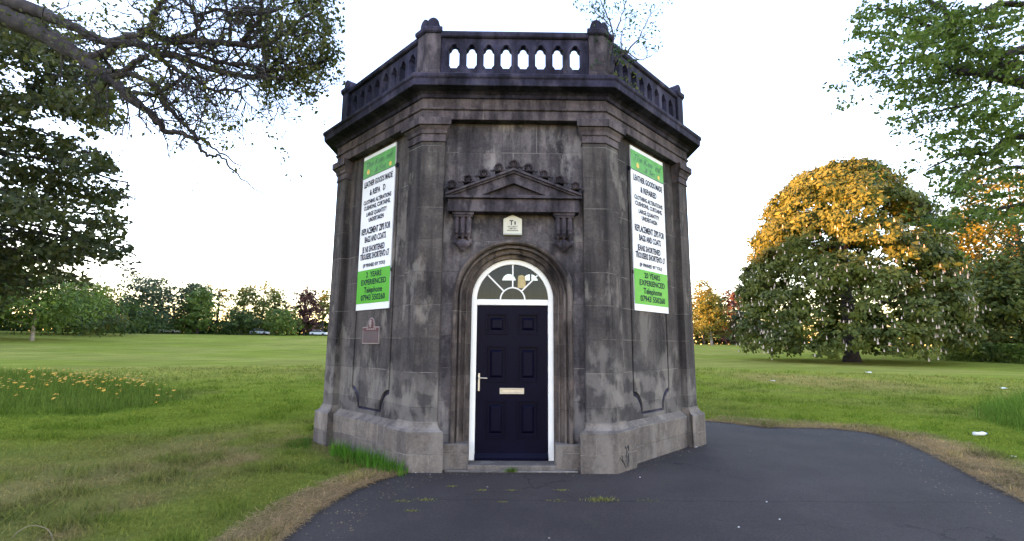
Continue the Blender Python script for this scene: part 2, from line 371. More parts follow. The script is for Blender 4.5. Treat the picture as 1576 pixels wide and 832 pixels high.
def ground_mat():
    m, N, L, P = mat_new('field_grass'); tc = N.new('ShaderNodeTexCoord'); ob = tc.outputs['Object']
    at_ = N.new('ShaderNodeAttribute'); at_.attribute_name = 'gcol'
    f = ramp(N, L, noise(N, L, ob, 14, 8, 0.8), 0.3, 0.7)
    col = mixc(N, L, 0.8, at_.outputs['Color'], mixc(N, L, f, (0.5, 0.5, 0.5), (1.5, 1.5, 1.45)), 'MULTIPLY')
    f2 = ramp(N, L, noise(N, L, ob, 1.0, 6, 0.7, (0.35, 1.2, 1)), 0.4, 0.6)
    col = mixc(N, L, 0.6, col, mixc(N, L, f2, (0.72, 0.82, 0.7), (1.2, 1.14, 1.05)), 'MULTIPLY')
    L.new(col, P.inputs['Base Color']); P.inputs['Roughness'].default_value = 0.95; P.inputs['Specular IOR Level'].default_value = 0.0
    bu = N.new('ShaderNodeBump'); bu.inputs['Strength'].default_value = 0.9; bu.inputs['Distance'].default_value = 0.05
    L.new(noise(N, L, ob, 12, 8, 0.8), bu.inputs['Height']); L.new(bu.outputs[0], P.inputs['Normal'])
    return m
tag(link('ground', gm, ground_mat()), kind='structure')

def tarmac_mat():
    m, N, L, P = mat_new('tarmac'); tc = N.new('ShaderNodeTexCoord'); ob = tc.outputs['Object']
    col = mixc(N, L, ramp(N, L, noise(N, L, ob, 0.9, 5, 0.6), 0.35, 0.65), (0.0245, 0.0195, 0.0195), (0.039, 0.031, 0.030))
    col = mixc(N, L, ramp(N, L, noise(N, L, ob, 60, 6, 0.85), 0.38, 0.68), mixc(N, L, 1, col, (0.7, 0.7, 0.7), 'MULTIPLY'), mixc(N, L, 1, col, (1.75, 1.72, 1.7), 'MULTIPLY'))
    v = N.new('ShaderNodeTexVoronoi'); v.inputs['Scale'].default_value = 26; L.new(ob, v.inputs['Vector'])
    sp = ramp(N, L, v.outputs['Distance'], 0.085, 0.06)
    ms = N.new('ShaderNodeMath'); ms.operation = 'MULTIPLY'; L.new(sp, ms.inputs[0]); L.new(ramp(N, L, noise(N, L, ob, 3, 2), 0.58, 0.66), ms.inputs[1])
    col = mixc(N, L, ms.outputs[0], col, (0.13, 0.12, 0.12))
    mo = ramp(N, L, noise(N, L, ob, 1.6, 8, 0.75), 0.60, 0.70)
    mo2 = N.new('ShaderNodeMath'); mo2.operation = 'MULTIPLY'; L.new(mo, mo2.inputs[0]); mo2.inputs[1].default_value = 0.45
    col = mixc(N, L, mo2.outputs[0], col, (0.045, 0.042, 0.026))
    sx = N.new('ShaderNodeSeparateXYZ'); L.new(ob, sx.inputs[0])
    ma = N.new('ShaderNodeMath'); ma.operation = 'MULTIPLY_ADD'; L.new(noise(N, L, ob, 2.2, 6, 0.7), ma.inputs[0]); ma.inputs[1].default_value = 0.16; L.new(sx.outputs[1], ma.inputs[2])
    mb_ = N.new('ShaderNodeMath'); mb_.operation = 'ADD'; L.new(ma.outputs[0], mb_.inputs[0]); mb_.inputs[1].default_value = 0.99
    mc_ = N.new('ShaderNodeMath'); mc_.operation = 'ABSOLUTE'; L.new(mb_.outputs[0], mc_.inputs[0])
    col = mixc(N, L, ramp(N, L, mc_.outputs[0], 0.010, 0.004), col, (0.012, 0.011, 0.010))
    v2 = N.new('ShaderNodeTexVoronoi'); v2.feature = 'DISTANCE_TO_EDGE'; v2.inputs['Scale'].default_value = 0.55; wv = N.new('ShaderNodeVectorMath'); wv.operation = 'MULTIPLY_ADD'
    nn = N.new('ShaderNodeTexNoise'); nn.inputs['Scale'].default_value = 2.5; nn.inputs['Detail'].default_value = 6; L.new(ob, nn.inputs['Vector'])
    L.new(nn.outputs['Color'], wv.inputs[0]); wv.inputs[1].default_value = (0.5, 0.5, 0.5); L.new(ob, wv.inputs[2]); L.new(wv.outputs[0], v2.inputs['Vector'])
    ck = N.new('ShaderNodeMath'); ck.operation = 'MULTIPLY'; L.new(ramp(N, L, v2.outputs['Distance'], 0.005, 0.0015), ck.inputs[0]); L.new(ramp(N, L, noise(N, L, ob, 0.7, 2), 0.5, 0.58), ck.inputs[1])
    col = mixc(N, L, ck.outputs[0], col, (0.014, 0.012, 0.011))
    L.new(col, P.inputs['Base Color']); P.inputs['Roughness'].default_value = 0.88; P.inputs['Specular IOR Level'].default_value = 0.3
    bu = N.new('ShaderNodeBump'); bu.inputs['Strength'].default_value = 1.0; bu.inputs['Distance'].default_value = 0.012
    L.new(noise(N, L, ob, 90, 4, 0.7), bu.inputs['Height']); L.new(bu.outputs[0], P.inputs['Normal'])
    return m
# ragged tarmac outline
def ragged(poly, step=0.07, amp=0.15):
    out = []
    for i in range(len(poly)-1):
        a = np.array(poly[i]); b = np.array(poly[i+1]); n = max(1, int(np.linalg.norm(b-a)/step))
        for j in range(n):
            p = a+(b-a)*j/n; out.append(p+amp*(np.array([fbm(p[0], p[1], .25), fbm(p[0]+9, p[1]+4, .25)])-0.5)*2)
    out.append(np.array(poly[-1])); return out
rg = ragged(EDGE)
tris = tessellate_polygon([[Vector((p[0], p[1], 0)) for p in rg]])
tb = MB(); tb.add([(p[0], p[1], 0.004) for p in rg], [tuple(t) for t in tris])
tb_o = tb.build('tarmac_path', tarmac_mat(), recalc=False, uv=False); tag(tb_o, kind='structure')
if tb_o.data.polygons[0].normal.z < 0: tb_o.data.flip_normals()

# ------------------------------------------------------------------ the pavilion
B = empty('stone_pavilion', (0, 0, 0), 'dark weathered octagonal stone pavilion with roof balustrade and navy front door', 'building')
def panel_outline(d):                     # scotia-cornered panel, shrunk by d
    h, lo, hi, r = 0.515-d, 0.565+d, 4.27-d, 0.255
    pts = []
    def arc(cx, cz, a0, a1, rx=0.20, rz=r, n=7):
        for i in range(n+1):
            a = radians(a0+(a1-a0)*i/n); pts.append((cx+(rx+d*0.6)*cos(a), cz+(rz+d*0.6)*sin(a)))
    pts.append((-h+0.205+0, lo)); pts.append((h-0.205, lo))
    arc(h+0.005, lo, 175, 95); pts.append((h, lo+r+0.02)); pts.append((h, hi-r-0.02))
    arc(h+0.005, hi, -95, -175); pts.append((h-0.205, hi)); pts.append((-h+0.205, hi))
    arc(-h-0.005, hi, -5, -85); pts.append((-h, hi-r-0.02)); pts.append((-h, lo+r+0.02))
    arc(-h-0.005, lo, 85, 5)
    return pts
def arch_loop(r, z0, zc, n=28):
    return [(-r, z0), (r, z0)]+[(r*cos(pi*i/n), zc+r*sin(pi*i/n)) for i in range(n+1)]
WO = [(-1.0, 0.30), (1.0, 0.30), (1.0, 4.43), (-1.0, 4.43)]
for k in range(8):
    mb = MB()
    if k == 0:
        plate(mb, 0, [(-1.0, 0.0), (-0.735, 0.0)]+[(-0.735, 2.06)]+[(0.735*cos(pi-pi*i/28), 2.06+0.735*sin(pi-pi*i/28)) for i in range(1, 28)]+[(0.735, 2.06), (0.735, 0.0), (1.0, 0.0), (1.0, 4.43), (-1.0, 4.43)], [], -0.45, -0.10)
    else:
        po, pi_ = panel_outline(0), panel_outline(0.034)
        plate(mb, k, WO, [po], -0.175, -0.10)
        plate(mb, k, pi_, [], -0.176, -0.102)
        mg = MB(); plate(mg, k, panel_outline(-0.002), [panel_outline(0.036)], -0.1745, -0.128); mg.build('panel_groove_shade', M_SOOT_SHADE, B)  # dark strip along the groove floor, its shade put into the colour
        if k == 4:
            lob = [(0.27, 2.97)]+[(0.06+0.19*cos(a)+0.0, 2.99+0.21*sin(a)) for a in np.linspace(0.1, pi-0.1, 9)]
            h1 = [(-0.10+0.17*cos(a)*1.0+0.13, 2.98+0.20*max(0, sin(a))) for a in np.linspace(0, pi, 10)]
            h2 = [(-0.52+0.19*cos(a)+0.03, 2.98+0.20*max(0, sin(a))) for a in np.linspace(0, pi, 10)]
            plate(mb, k, [(-1.0, 0.0), (1.0, 0.0), (1.0, 4.43), (-1.0, 4.43)], [h1, h2], -0.45, -0.1455)
            mb = MB(); plate(mb, k, WO, [po, ], -0.145, -0.10) if False else plate(mb, k, [(-1.0, 0.0), (1.0, 0.0), (1.0, 4.43), (-1.0, 4.43)], [h1, h2], -0.45, -0.10)
        else:
            plate(mb, k, [(-1.0, 0.0), (1.0, 0.0), (1.0, 4.43), (-1.0, 4.43)], [], -0.45, -0.1755)
        mq = MB(); run(mq, k, -0.84, 0.84, [(-0.14, -0.25), (0.0, -0.25), (0.0, 0.44), (-0.015, 0.452), (-0.03, 0.455), (-0.103, 0.515), (-0.14, 0.515)]); mq.build('wall_plinth', M_PLINTH, B, bevel=0.006)
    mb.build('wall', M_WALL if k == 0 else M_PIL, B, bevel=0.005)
for k in range(8):
    mb = MB(); wrap(mb, k, [(-0.30, 0.55), (0, 0.55), (0, 4.10), (-0.30, 4.10)], 0.90)
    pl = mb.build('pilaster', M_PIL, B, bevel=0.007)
    mb = MB(); wrap(mb, k, [(-0.31, -0.25), (0.10, -0.25), (0.10, 0.452), (0.088, 0.47), (0.06, 0.475), (0.035, 0.50), (0.015, 0.535), (0.012, 0.56), (-0.31, 0.56)], 0.90)
    mb.build('plinth', M_PLINTH, pl, bevel=0.008)
    mb = MB(); wrap(mb, k, [(-0.31, 4.098), (0.016, 4.098), (0.018, 4.112), (0.006, 4.116), (0.006, 4.20), (0.022, 4.205), (0.03, 4.25), (0.055, 4.285), (0.058, 4.30), (0.085, 4.302), (0.088, 4.395), (0.07, 4.41), (-0.31, 4.41)], 0.90)
    mb.build('capital', M_FRZ, pl, bevel=0.004)
mb = MB(); ring(mb, [(-0.45, 4.40), (0.02, 4.40), (0.022, 4.525), (0.045, 4.53), (0.048, 4.555), (0.024, 4.562), (0.022, 4.69), (-0.45, 4.69)])
mb.build('frieze', M_FRZ, B, bevel=0.005)
mb = MB(); ring(mb, [(-0.45, 4.688), (0.04, 4.688), (0.05, 4.70), (0.062, 4.73), (0.10, 4.755), (0.17, 4.765), (0.225, 4.77), (0.232, 4.86), (0.245, 4.866), (0.252, 4.885), (0.252, 4.922), (0.03, 4.975), (-0.45, 4.975)])
mb.build('cornice', M_SOOT_SHADE, B, bevel=0.006)
mb = MB(); ring(mb, [(-0.19, 4.972), (0.008, 4.972), (0.006, 5.07), (-0.012, 5.082), (-0.19, 5.082)])
mb.build('balustrade_base', M_SOOT_SHADE, B, bevel=0.006)
mb = MB(); V8 = [FP(k, (A0-0.2)*T8, -0.2, 4.98) for k in range(8)]; mb.add(V8, [tuple(range(8))])
mb.build('roof_deck', M_ROOF, B, recalc=False)
mb = MB(); mb.add([FP(k, (A0-0.4)*T8, -0.4, 0.09) for k in range(8)], [tuple(range(8))]); mb.build('interior_floor', M_INT, B, recalc=False)
mb = MB(); mb.add([FP(k, (A0-0.4)*T8, -0.4, 4.39) for k in range(8)], [tuple(range(8))]); mb.build('interior_ceiling', M_INT, B, recalc=False)
# balustrade panels with eight pierced openings, rails, posts
for k in range(8):
    mb = MB(); holes = []
    for i in range(8):
        c = -0.8225+i*0.235; wd, z0, z1 = 0.072, 5.165, 5.515
        a, b_, s_ = wd, wd*0.62, 0.045
        pts = [(c-b_, z0), (c+b_, z0), (c+b_, z0+0.015), (c+a, z0+s_), (c+a, z1-s_-0.03), (c+b_, z1-0.05)]+[(c+b_*cos(t), z1-0.05+0.05*sin(t)) for t in np.linspace(0.3, pi-0.3, 5)]+[(c-b_, z1-0.05), (c-a, z1-s_-0.03), (c-a, z0+s_), (c-b_, z0+0.015)]
        holes.append(pts)
    plate(mb, k, [(-1.003, 5.075), (1.003, 5.075), (1.003, 5.605), (-1.003, 5.605)], holes, -0.155, -0.035)
    bp = mb.build('balustrade', M_SOOT_SHADE, B, bevel=0.004)
    mb = MB(); run(mb, k, -1.004, 1.004, [(-0.19, 5.60), (-0.02, 5.60), (0.004, 5.615), (0.008, 5.66), (-0.01, 5.675), (-0.015, 5.70), (-0.175, 5.71), (-0.19, 5.66)])
    mb.build('rail', M_SOOT_SHADE, bp, bevel=0.006)
    mb = MB(); wrap(mb, k, [(-0.21, 5.02), (0.018, 5.02), (0.016, 5.10), (0.004, 5.112), (0.004, 5.65), (-0.21, 5.65)], 1.004, 0.4)
    po_ = mb.build('post', M_SOOT_SHADE if k not in (0, 7) else M_CARV, B, bevel=0.007)
    mb = MB(); wrap(mb, k, [(-0.235, 5.648), (0.012, 5.648), (0.034, 5.672), (0.036, 5.725), (0.02, 5.742), (-0.225, 5.742), (-0.24, 5.7)], 1.01, 1.0)
    mb.build('post_cap', M_SOOT_SHADE, po_, bevel=0.006)
    mb = MB()
    for kk, sg in ((k, 1), (k+1, -1)):
        n = 9; prof = [(1.015, 5.74), (1.022, 5.78)]+[(1.115-0.085*cos(pi*i/n), 5.79+0.105*sin(pi*i/n)) for i in range(n+1)]+[(1.19, 5.74)]
        prof = [(min(u, 1.19), z) for u, z in prof]
        plate(mb, kk, [(sg*u, z) for u, z in prof], [], -0.18, -0.012)
    mb.build('finial', M_SOOT_SHADE, po_, bevel=0.012)

# archivolt and jamb moulding swept round the door
def sweep_arch(mb, k, prof, z0, zc, n=36):
    path = [(1, z0, None)]; st = []
    def station(kind, a=0, z=0):
        if kind == 'R': return [FP(k, r, o, z) for r, o in prof]
        if kind == 'L': return [FP(k, -r, o, z) for r, o in prof]
        return [FP(k, r*cos(a), o, zc+r*sin(a)) for r, o in prof]
    st = [station('R', z=z0)]+[station('A', a=pi*i/n) for i in range(n+1)]+[station('L', z=z0)]
    m = len(prof); V = [p for s_ in st for p in s_]
    Fs = [(j*m+i, j*m+(i+1) % m, (j+1)*m+(i+1) % m, (j+1)*m+i) for j in range(len(st)-1) for i in range(m)]
    mb.add(V, Fs+[tuple(range(m)), tuple((len(st)-1)*m+i for i in range(m-1, -1, -1))])
mb = MB()
sweep_arch(mb, 0, [(0.527, -0.36), (0.527, -0.19), (0.53, -0.19), (0.575, -0.185), (0.580, -0.13), (0.592, -0.12), (0.600, -0.145), (0.640, -0.14), (0.645, -0.075), (0.668, -0.07), (0.674, -0.10), (0.690, -0.10), (0.694, -0.05), (0.712, -0.028), (0.735, -0.032), (0.748, -0.052), (0.757, -0.06), (0.757, -0.12), (0.70, -0.36)], 0.30, 2.06)
mb.build('archivolt', M_ARCH, B, bevel=0.003)
for s_ in (-1, 1):
    mb = MB(); u0, u1 = sorted((s_*0.524, s_*0.835)); fbox(mb, 0, u0, u1, -0.40, -0.012, -0.2, 0.305); mb.build('jamb_block', M_PLINTH, B, bevel=0.008)
mb = MB(); fbox(mb, 0, -0.535, 0.535, -0.45, 0.01, -0.2, 0.068); fbox(mb, 0, -0.79, 0.79, -0.02, 0.06, -0.2, 0.022); mb.build('doorstep', M_PLINTH, B, bevel=0.012)
# door frame, door, fanlight
ZC = 2.055; OF = -0.235
mb = MB()
for s_ in (-1, 1):
    u0, u1 = sorted((s_*0.458, s_*0.53)); fbox(mb, 0, u0, u1, -0.31, OF, 0.066, ZC)
fbox(mb, 0, -0.4585, 0.4585, -0.309, OF-0.001, 1.985, ZC+0.004)
sweep_arch(mb, 0, [(0.462, -0.31), (0.462, OF), (0.53, OF), (0.53, -0.31)], ZC, ZC)
fr_ = mb.build('door_frame', M_WHITE, B, bevel=0.005)
mb = MB(); sweep_arch(mb, 0, [(0.150, -0.285), (0.150, -0.25), (0.168, -0.25), (0.168, -0.285)], ZC, ZC)
mb.build('glazing_bar', M_WHITE, fr_, bevel=0.002)
for a in (45, 90, 135):
    a = radians(a); mb = MB()
    c_, s2 = cos(a), sin(a); h_ = 0.009
    P_ = []
    for o in (-0.283, -0.252):
        for r, q in ((0.165, -h_), (0.465, -h_), (0.465, h_), (0.165, h_)): P_.append(FP(0, r*c_-q*s2, o, ZC+r*s2+q*c_))
    mb.add(P_, [(0, 1, 2, 3), (7, 6, 5, 4), (0, 4, 5, 1), (1, 5, 6, 2), (2, 6, 7, 3), (3, 7, 4, 0)]); mb.build('glazing_bar', M_WHITE, fr_)
mb = MB(); plate(mb, 0, [(0.464*cos(pi*i/28), ZC+0.464*sin(pi*i/28)) for i in range(29)], [], -0.272, -0.268); mb.build('fanlight_pane', M_GLASS, B, uv=False)
mb = MB(); plate(mb, 0, [(0.065, 2.215), (0.17, 2.21), (0.165, 2.365), (0.115, 2.385), (0.07, 2.37)], [], -0.267, -0.264); stk = mb.build('window_sticker', plain('yellowed_sticker', (0.42, 0.33, 0.15), 0.6, var=0.3, scale=40), B)
tag(stk, 'small yellowed notice stuck inside the fanlight')
# door leaf with six moulded panels
DZ0, DZ1 = 0.095, 1.983
PAN = [(-0.33, -0.075, 1.62, 1.87), (0.075, 0.33, 1.62, 1.87), (-0.33, -0.075, 1.02, 1.46), (0.075, 0.33, 1.02, 1.46), (-0.33, -0.075, 0.34, 0.78), (0.075, 0.33, 0.34, 0.78)]
mb = MB(); plate(mb, 0, [(-0.456, DZ0), (0.456, DZ0), (0.456, DZ1), (-0.456, DZ1)], [[(a, c), (b, c), (b, d), (a, d)] for a, b, c, d in PAN], -0.305, -0.262)
door = mb.build('door', M_DOOR, B, bevel=0.003)
for a, b, c, d in PAN:
    mb = MB()
    def fr_rect(g, o0, o1, tw):
        plate(mb, 0, [(a+g, c+g), (b-g, c+g), (b-g, d-g), (a+g, d-g)], [[(a+g+tw, c+g+tw), (b-g-tw, c+g+tw), (b-g-tw, d-g-tw), (a+g+tw, d-g-tw)]], o0, o1)
    fr_rect(-0.012, -0.28, -0.252, 0.022)
    fbox(mb, 0, a-0.002, b+0.002, -0.304, -0.282, c-0.002, d+0.002)
    g1, g2 = 0.045, 0.075
    P_ = [FP(0, u, -0.2825, z) for u, z in ((a+g1, c+g1), (b-g1, c+g1), (b-g1, d-g1), (a+g1, d-g1))]+[FP(0, u, -0.262, z) for u, z in ((a+g2, c+g2), (b-g2, c+g2), (b-g2, d-g2), (a+g2, d-g2))]
    mb.add(P_, [(4, 5, 6, 7), (0, 1, 5, 4), (1, 2, 6, 5), (2, 3, 7, 6), (3, 0, 4, 7)])
    mb.build('door_panel', M_DOOR, door, bevel=0.002)
mb = MB(); fbox(mb, 0, -0.43, -0.405, -0.262, -0.25, 0.90, 1.12); mb.tube([FP(0, -0.418, -0.25, 1.065), FP(0, -0.418, -0.21, 1.065)], 0.009, 8); mb.tube([FP(0, -0.422, -0.212, 1.065), FP(0, -0.31, -0.208, 1.062)], 0.009, 8)
mb.build('door_handle', M_METAL, door, bevel=0.003)
mb = MB(); plate(mb, 0, [(-0.155, 0.865), (0.155, 0.865), (0.155, 0.94), (-0.155, 0.94)], [[(-0.135, 0.883), (0.135, 0.883), (0.135, 0.922), (-0.135, 0.922)]], -0.262, -0.249)
fbox(mb, 0, -0.136, 0.136, -0.2615, -0.253, 0.882, 0.923); mb.build('letter_slot', M_METAL, door, bevel=0.003)
mb = MB(); run(mb, 0, -0.457, 0.457, [(-0.262, 0.07), (-0.225, 0.07), (-0.222, 0.10), (-0.25, 0.155), (-0.262, 0.155)]); mb.build('weather_bar', M_DOOR, door)

# pediment
mb = MB(); fbox(mb, 0, -0.84, 0.84, -0.13, 0.05, 3.15, 3.318); ped = mb.build('pediment', M_CARV, B, bevel=0.005)
mb = MB(); fbox(mb, 0, -0.875, 0.875, -0.13, 0.09, 3.32, 3.335); fbox(mb, 0, -0.865, 0.865, -0.13, 0.075, 3.3355, 3.356); mb.build('base_moulding', M_CARV, ped, bevel=0.004)
mb = MB(); plate(mb, 0, [(-0.83, 3.3565), (0.83, 3.3565), (0, 3.68)], [[(-0.40, 3.375), (0.40, 3.375), (0, 3.535)]], -0.13, 0.035)
plate(mb, 0, [(-0.45, 3.358), (0.45, 3.358), (0, 3.56)], [], -0.13, -0.03); mb.build('tympanum', M_CARV, ped, bevel=0.004)
def slope_z(u): return 3.365+(0.86-abs(u))*0.335/0.86
mb = MB()
for s_ in (-1, 1):
    plate(mb, 0, [(s_*0.865, 3.357), (s_*0.865, 3.388), (0, 3.725), (0, 3.69)], [], -0.13, 0.085)
    plate(mb, 0, [(s_*0.80, 3.357), (s_*0.86, 3.357), (0, 3.69), (0, 3.662)], [], -0.13, 0.062)
mb.build('raking_moulding', M_CARV, ped, bevel=0.003)
def antefix(u, z, r):
    mb = MB(); n = 10
    # hood: arched rim, hollow shell, rolled feet
    rim = [(u+r*cos(t), z+r*1.15*sin(t)) for t in np.linspace(-0.25, pi+0.25, 12)]
    mb.tube([FP(0, a, 0.075, b) for a, b in rim], 0.015, 6)
    plate(mb, 0, rim, [], -0.12, 0.05)
    for j in (-0.5, 0, 0.5): mb.tube([FP(0, u+j*r*0.3, 0.056, z-0.01), FP(0, u+j*r*1.1, 0.06, z+r*(0.95-abs(j)*0.5))], [0.012, 0.009], 5)
    for s_ in (-1, 1):
        mb.tube([FP(0, u+s_*(r+0.005), 0.05, z-0.005), FP(0, u+s_*(r+0.03), 0.06, z-0.022), FP(0, u+s_*(r+0.055), 0.05, z-0.012)], [0.016, 0.018, 0.01], 6)
    mb.build('antefix', M_CARV, ped, smooth=False)
for s_ in (-1, 1):
    for j, u in enumerate((0.785, 0.585, 0.385, 0.185)): antefix(s_*u, slope_z(u)+0.078, 0.062)
antefix(0, 3.755, 0.062)
for s_ in (-1, 1):
    mb = MB(); c = s_*0.645
    fbox(mb, 0, c-0.135, c+0.135, -0.12, 0.03, 3.115, 3.149); fbox(mb, 0, c-0.12, c+0.12, -0.12, 0.015, 3.09, 3.1155)
    fbox(mb, 0, c-0.105, c+0.105, -0.12, -0.03, 2.84, 3.0905)
    for j in (-1, 0, 1):
        cu = c+j*0.078
        mb.tube([FP(0, cu, -0.02, 3.09), FP(0, cu, -0.005, 3.0), FP(0, cu, 0.0, 2.93), FP(0, cu, -0.02, 2.86), FP(0, cu, -0.035, 2.80)], [0.030, 0.026, 0.030, 0.024, 0.014], 8)
        mb.ball(FP(0, cu, 0.01, 2.885), 0.024)
    for j in range(7):
        t = (j-3)/3; mb.ball(FP(0, c+t*0.095, -0.045, 2.775-0.075*(1-abs(t))), 0.038-0.008*abs(t), sc=(1, 0.9, 1.3))
    mb.ball(FP(0, c, -0.04, 2.745), 0.06, sc=(1.3, 0.9, 1.1))
    mb.build('console', M_CARV, B, smooth=False)
# painted scribble on the corner plinth
mb = MB(); rr = random.Random(3)
for j in range(9):
    p = [(-1.18+rr.random()*0.17, 0.07+rr.random()*0.2)]
    for q in range(4): p.append((min(-1.0, max(-1.2, p[-1][0]+rr.uniform(-.07, .07))), min(0.29, max(0.05, p[-1][1]+rr.uniform(-.09, .09)))))
    mb.tube([FP(1, u, 0.1005, z) for u, z in p], 0.0055, 4)
mb.build('scribble', M_BLACK, B, uv=False)

# ------------------------------------------------------------------ writing helper
def text_mesh(txt, width=None, height=0.06, bold=0.0, shear=0.0):
    c = bpy.data.curves.new('t', 'FONT'); c.body = txt; c.size = 1; c.align_x = 'CENTER'; c.offset = bold; c.shear = shear; c.resolution_u = 2
    o = bpy.data.objects.new('t', c); COL.objects.link(o); bpy.context.view_layer.update()
    me = bpy.data.meshes.new_from_object(o.evaluated_get(bpy.context.evaluated_depsgraph_get()))
    co = np.array([v.co[:] for v in me.vertices]); fs = [tuple(p.vertices) for p in me.polygons]
    bpy.data.objects.remove(o); bpy.data.curves.remove(c); bpy.data.meshes.remove(me)
    co[:, 0] -= (co[:, 0].min()+co[:, 0].max())/2
    sy = height/0.70; sx = (width/(co[:, 0].max()-co[:, 0].min())) if width else sy
    return co[:, 0]*sx, co[:, 1]*sy, fs
def write(mb, k, txt, uc, z, h, o, width=None, bold=0.012, shear=0.0, slope=0.0):
    x, y, fs = text_mesh(txt, width, h, bold, shear)
    mb.add([FP(k, uc+a, o, z-h/2+b+a*slope) for a, b in zip(x, y)], fs)
LINES = [('LEATHER GOODS MADE', 3.888, .085, .86), ('& REPAIRED', 3.74, .085, .48), ('CLOTHING ALTERATIONS', 3.60, .062, .84), ('CUSHIONS, CURTAINS,', 3.51, .062, .80), ('LARGE QUANTITY', 3.405, .062, .62), ('UNDERTAKEN', 3.312, .062, .46),
         ('REPLACEMENT ZIPS FOR', 3.146, .092, .87), ('BAGS AND COATS', 3.015, .088, .64), ('JEANS SHORTENED', 2.865, .085, .68), ("TROUSERS SHORTEN'D \u00a37", 2.755, .085, .87), ('(IF PINNED BY YOU)', 2.62, .050, .66)]
GLINES = [('20 YEARS', 2.477, .078, .46), ('EXPERIENCED', 2.367, .078, .74), ('Telephone', 2.252, .085, .54), ('07943 550260', 2.14, .082, .72)]
M_SW = plain('sign_white', (0.72, 0.73, 0.76), 0.5, var=0.04, coat=0.0)
M_SG = plain('sign_green', (0.085, 0.36, 0.03), 0.5, var=0.06, coat=0.0)
M_SG2 = plain('sign_pale_green', (0.10, 0.33, 0.08), 0.5, var=0.28, scale=6, coat=0.0)
for _m in (M_SW, M_SG, M_SG2): _m.node_tree.nodes['Principled BSDF'].inputs['Specular IOR Level'].default_value = 0.2
M_INK = plain('sign_ink', (0.012, 0.014, 0.035), 0.6); M_INK.node_tree.nodes['Principled BSDF'].inputs['Specular IOR Level'].default_value = 0.1
M_INKG = plain('sign_dark_green_ink', (0.012, 0.09, 0.03), 0.4)
M_OR = plain('sign_orange', (0.62, 0.42, 0.06), 0.5, var=0.3, scale=30)
def board(k, label, worn):
    uc = 0.06 if k == 1 else -0.03
    hw = 0.488 if k == 1 else 0.455; ob = -0.085
    r = empty('shop_sign', FP(k, uc, ob, 1.965), label, 'sign')
    W = lambda n, m_, u0, u1, z0, z1, o1: (lambda mb: (fbox(mb, k, u0, u1, -0.1005, o1, z0, z1), mb.build(n, m_, r))[1])(MB())
    W('back_board', M_SW, uc-hw, uc+hw, 1.962, 4.352, ob)
    W('green_panel', M_SG, uc-hw+0.002, uc+hw-0.002, 2.055, 2.55, ob+0.003)
    W('header_panel', M_SG2, uc-hw+0.002, uc+hw-0.002, 4.005, 4.295, ob+0.003)
    W('joint_strip', M_INKG, uc-hw-0.004, uc+hw+0.004, 3.993, 4.003, ob+0.006)
    mb = MB(); rr = random.Random(k)
    for i, (t, z, h, wd) in enumerate(LINES):
        if worn and i == 1: t = '& REPA   D'
        if worn and i == 8: t = 'JE NS SHORTENED'
        write(mb, k, t, uc+(0 if i != 8 else -0.04), z, h, ob+0.0035, wd*hw/0.488, 0.032)
    for i, (t, z, h, wd) in enumerate(GLINES):
        if worn and i == 0: t = '2  YEARS'
        write(mb, k, t, uc+0.02, z, h, ob+0.0065, wd*hw/0.488, 0.018)
    mb.build('lettering', M_INK, r, uv=False, recalc=False)
    mb = MB(); write(mb, k, 'The Ken  nd', uc+0.01, 4.20, 0.10, ob+0.0065, 0.80*hw/0.488, 0.0, 0.35); write(mb, k, '& Set', uc+0.06, 4.075, 0.085, ob+0.0065, 0.32, 0.0, 0.35)
    mb.build('header_lettering', M_INKG, r, uv=False, recalc=False)
    for du, dz, rd in ((-0.30, 4.085, 0.036), (0.33, 4.06, 0.03)):
        mb = MB(); plate(mb, k, [(uc+du+rd*(1+.3*(i % 2))*cos(pi*i/6), dz+rd*(1+.3*(i % 2))*sin(pi*i/6)) for i in range(12)], [], ob, ob+0.005); mb.build('painted_flower', M_OR, r)
    for zz in (4.0, 2.5):
        for s_ in (-1, 1):
            W('fixing', M_BLACK, uc+s_*(hw+0.012)-0.012, uc+s_*(hw+0.012)+0.012, zz-0.03, zz+0.02, ob+0.002)
board(1, 'tall white and green leather goods sign with crisp complete lettering, right of the door', False)
board(7, 'tall white and green leather goods sign with worn letters, above the small maroon plaque', True)
# maroon plaque
M_MAR = plain('plaque_maroon', (0.085, 0.028, 0.038), 0.4); M_CRM = plain('plaque_cream', (0.26, 0.22, 0.21), 0.5); M_PLQ = plain('plaque_grey', (0.085, 0.062, 0.065), 0.5)
pc = -0.02
def plq_out(d): 
    return [(pc-0.225+d, 1.475+d), (pc+0.225-d, 1.475+d), (pc+0.225-d, 1.715-d), (pc+0.085-d, 1.715-d)]+[(pc+(0.085-d)*cos(t), 1.755+(0.09-d)*sin(t)) for t in np.linspace(0.0, pi, 9)]+[(pc-0.085+d, 1.715-d), (pc-0.225+d, 1.715-d)]
r = empty('wall_plaque', FP(7, pc, -0.10, 1.475), 'small maroon and cream plaque with arched top on the stone under the left sign', 'plaque')
mb = MB(); plate(mb, 7, plq_out(0), [], -0.1025, -0.085); mb.build('rim', M_CRM, r)
mb = MB(); plate(mb, 7, plq_out(0.013), [], -0.086, -0.0825); mb.build('field', M_MAR, r)
mb = MB(); fbox(mb, 7, pc-0.205, pc+0.205, -0.083, -0.0805, 1.49, 1.655); mb.build('inscription_panel', M_PLQ, r)
mb = MB(); mb.ball(FP(7, pc, -0.082, 1.79), 0.024, sc=(1, 1, 1)); mb.ball(FP(7, pc, -0.082, 1.752), 0.028, sc=(1, 1, 1.1)); mb.ball(FP(7, pc, -0.082, 1.72), 0.018); mb.build('emblem', M_CRM, r, uv=False)
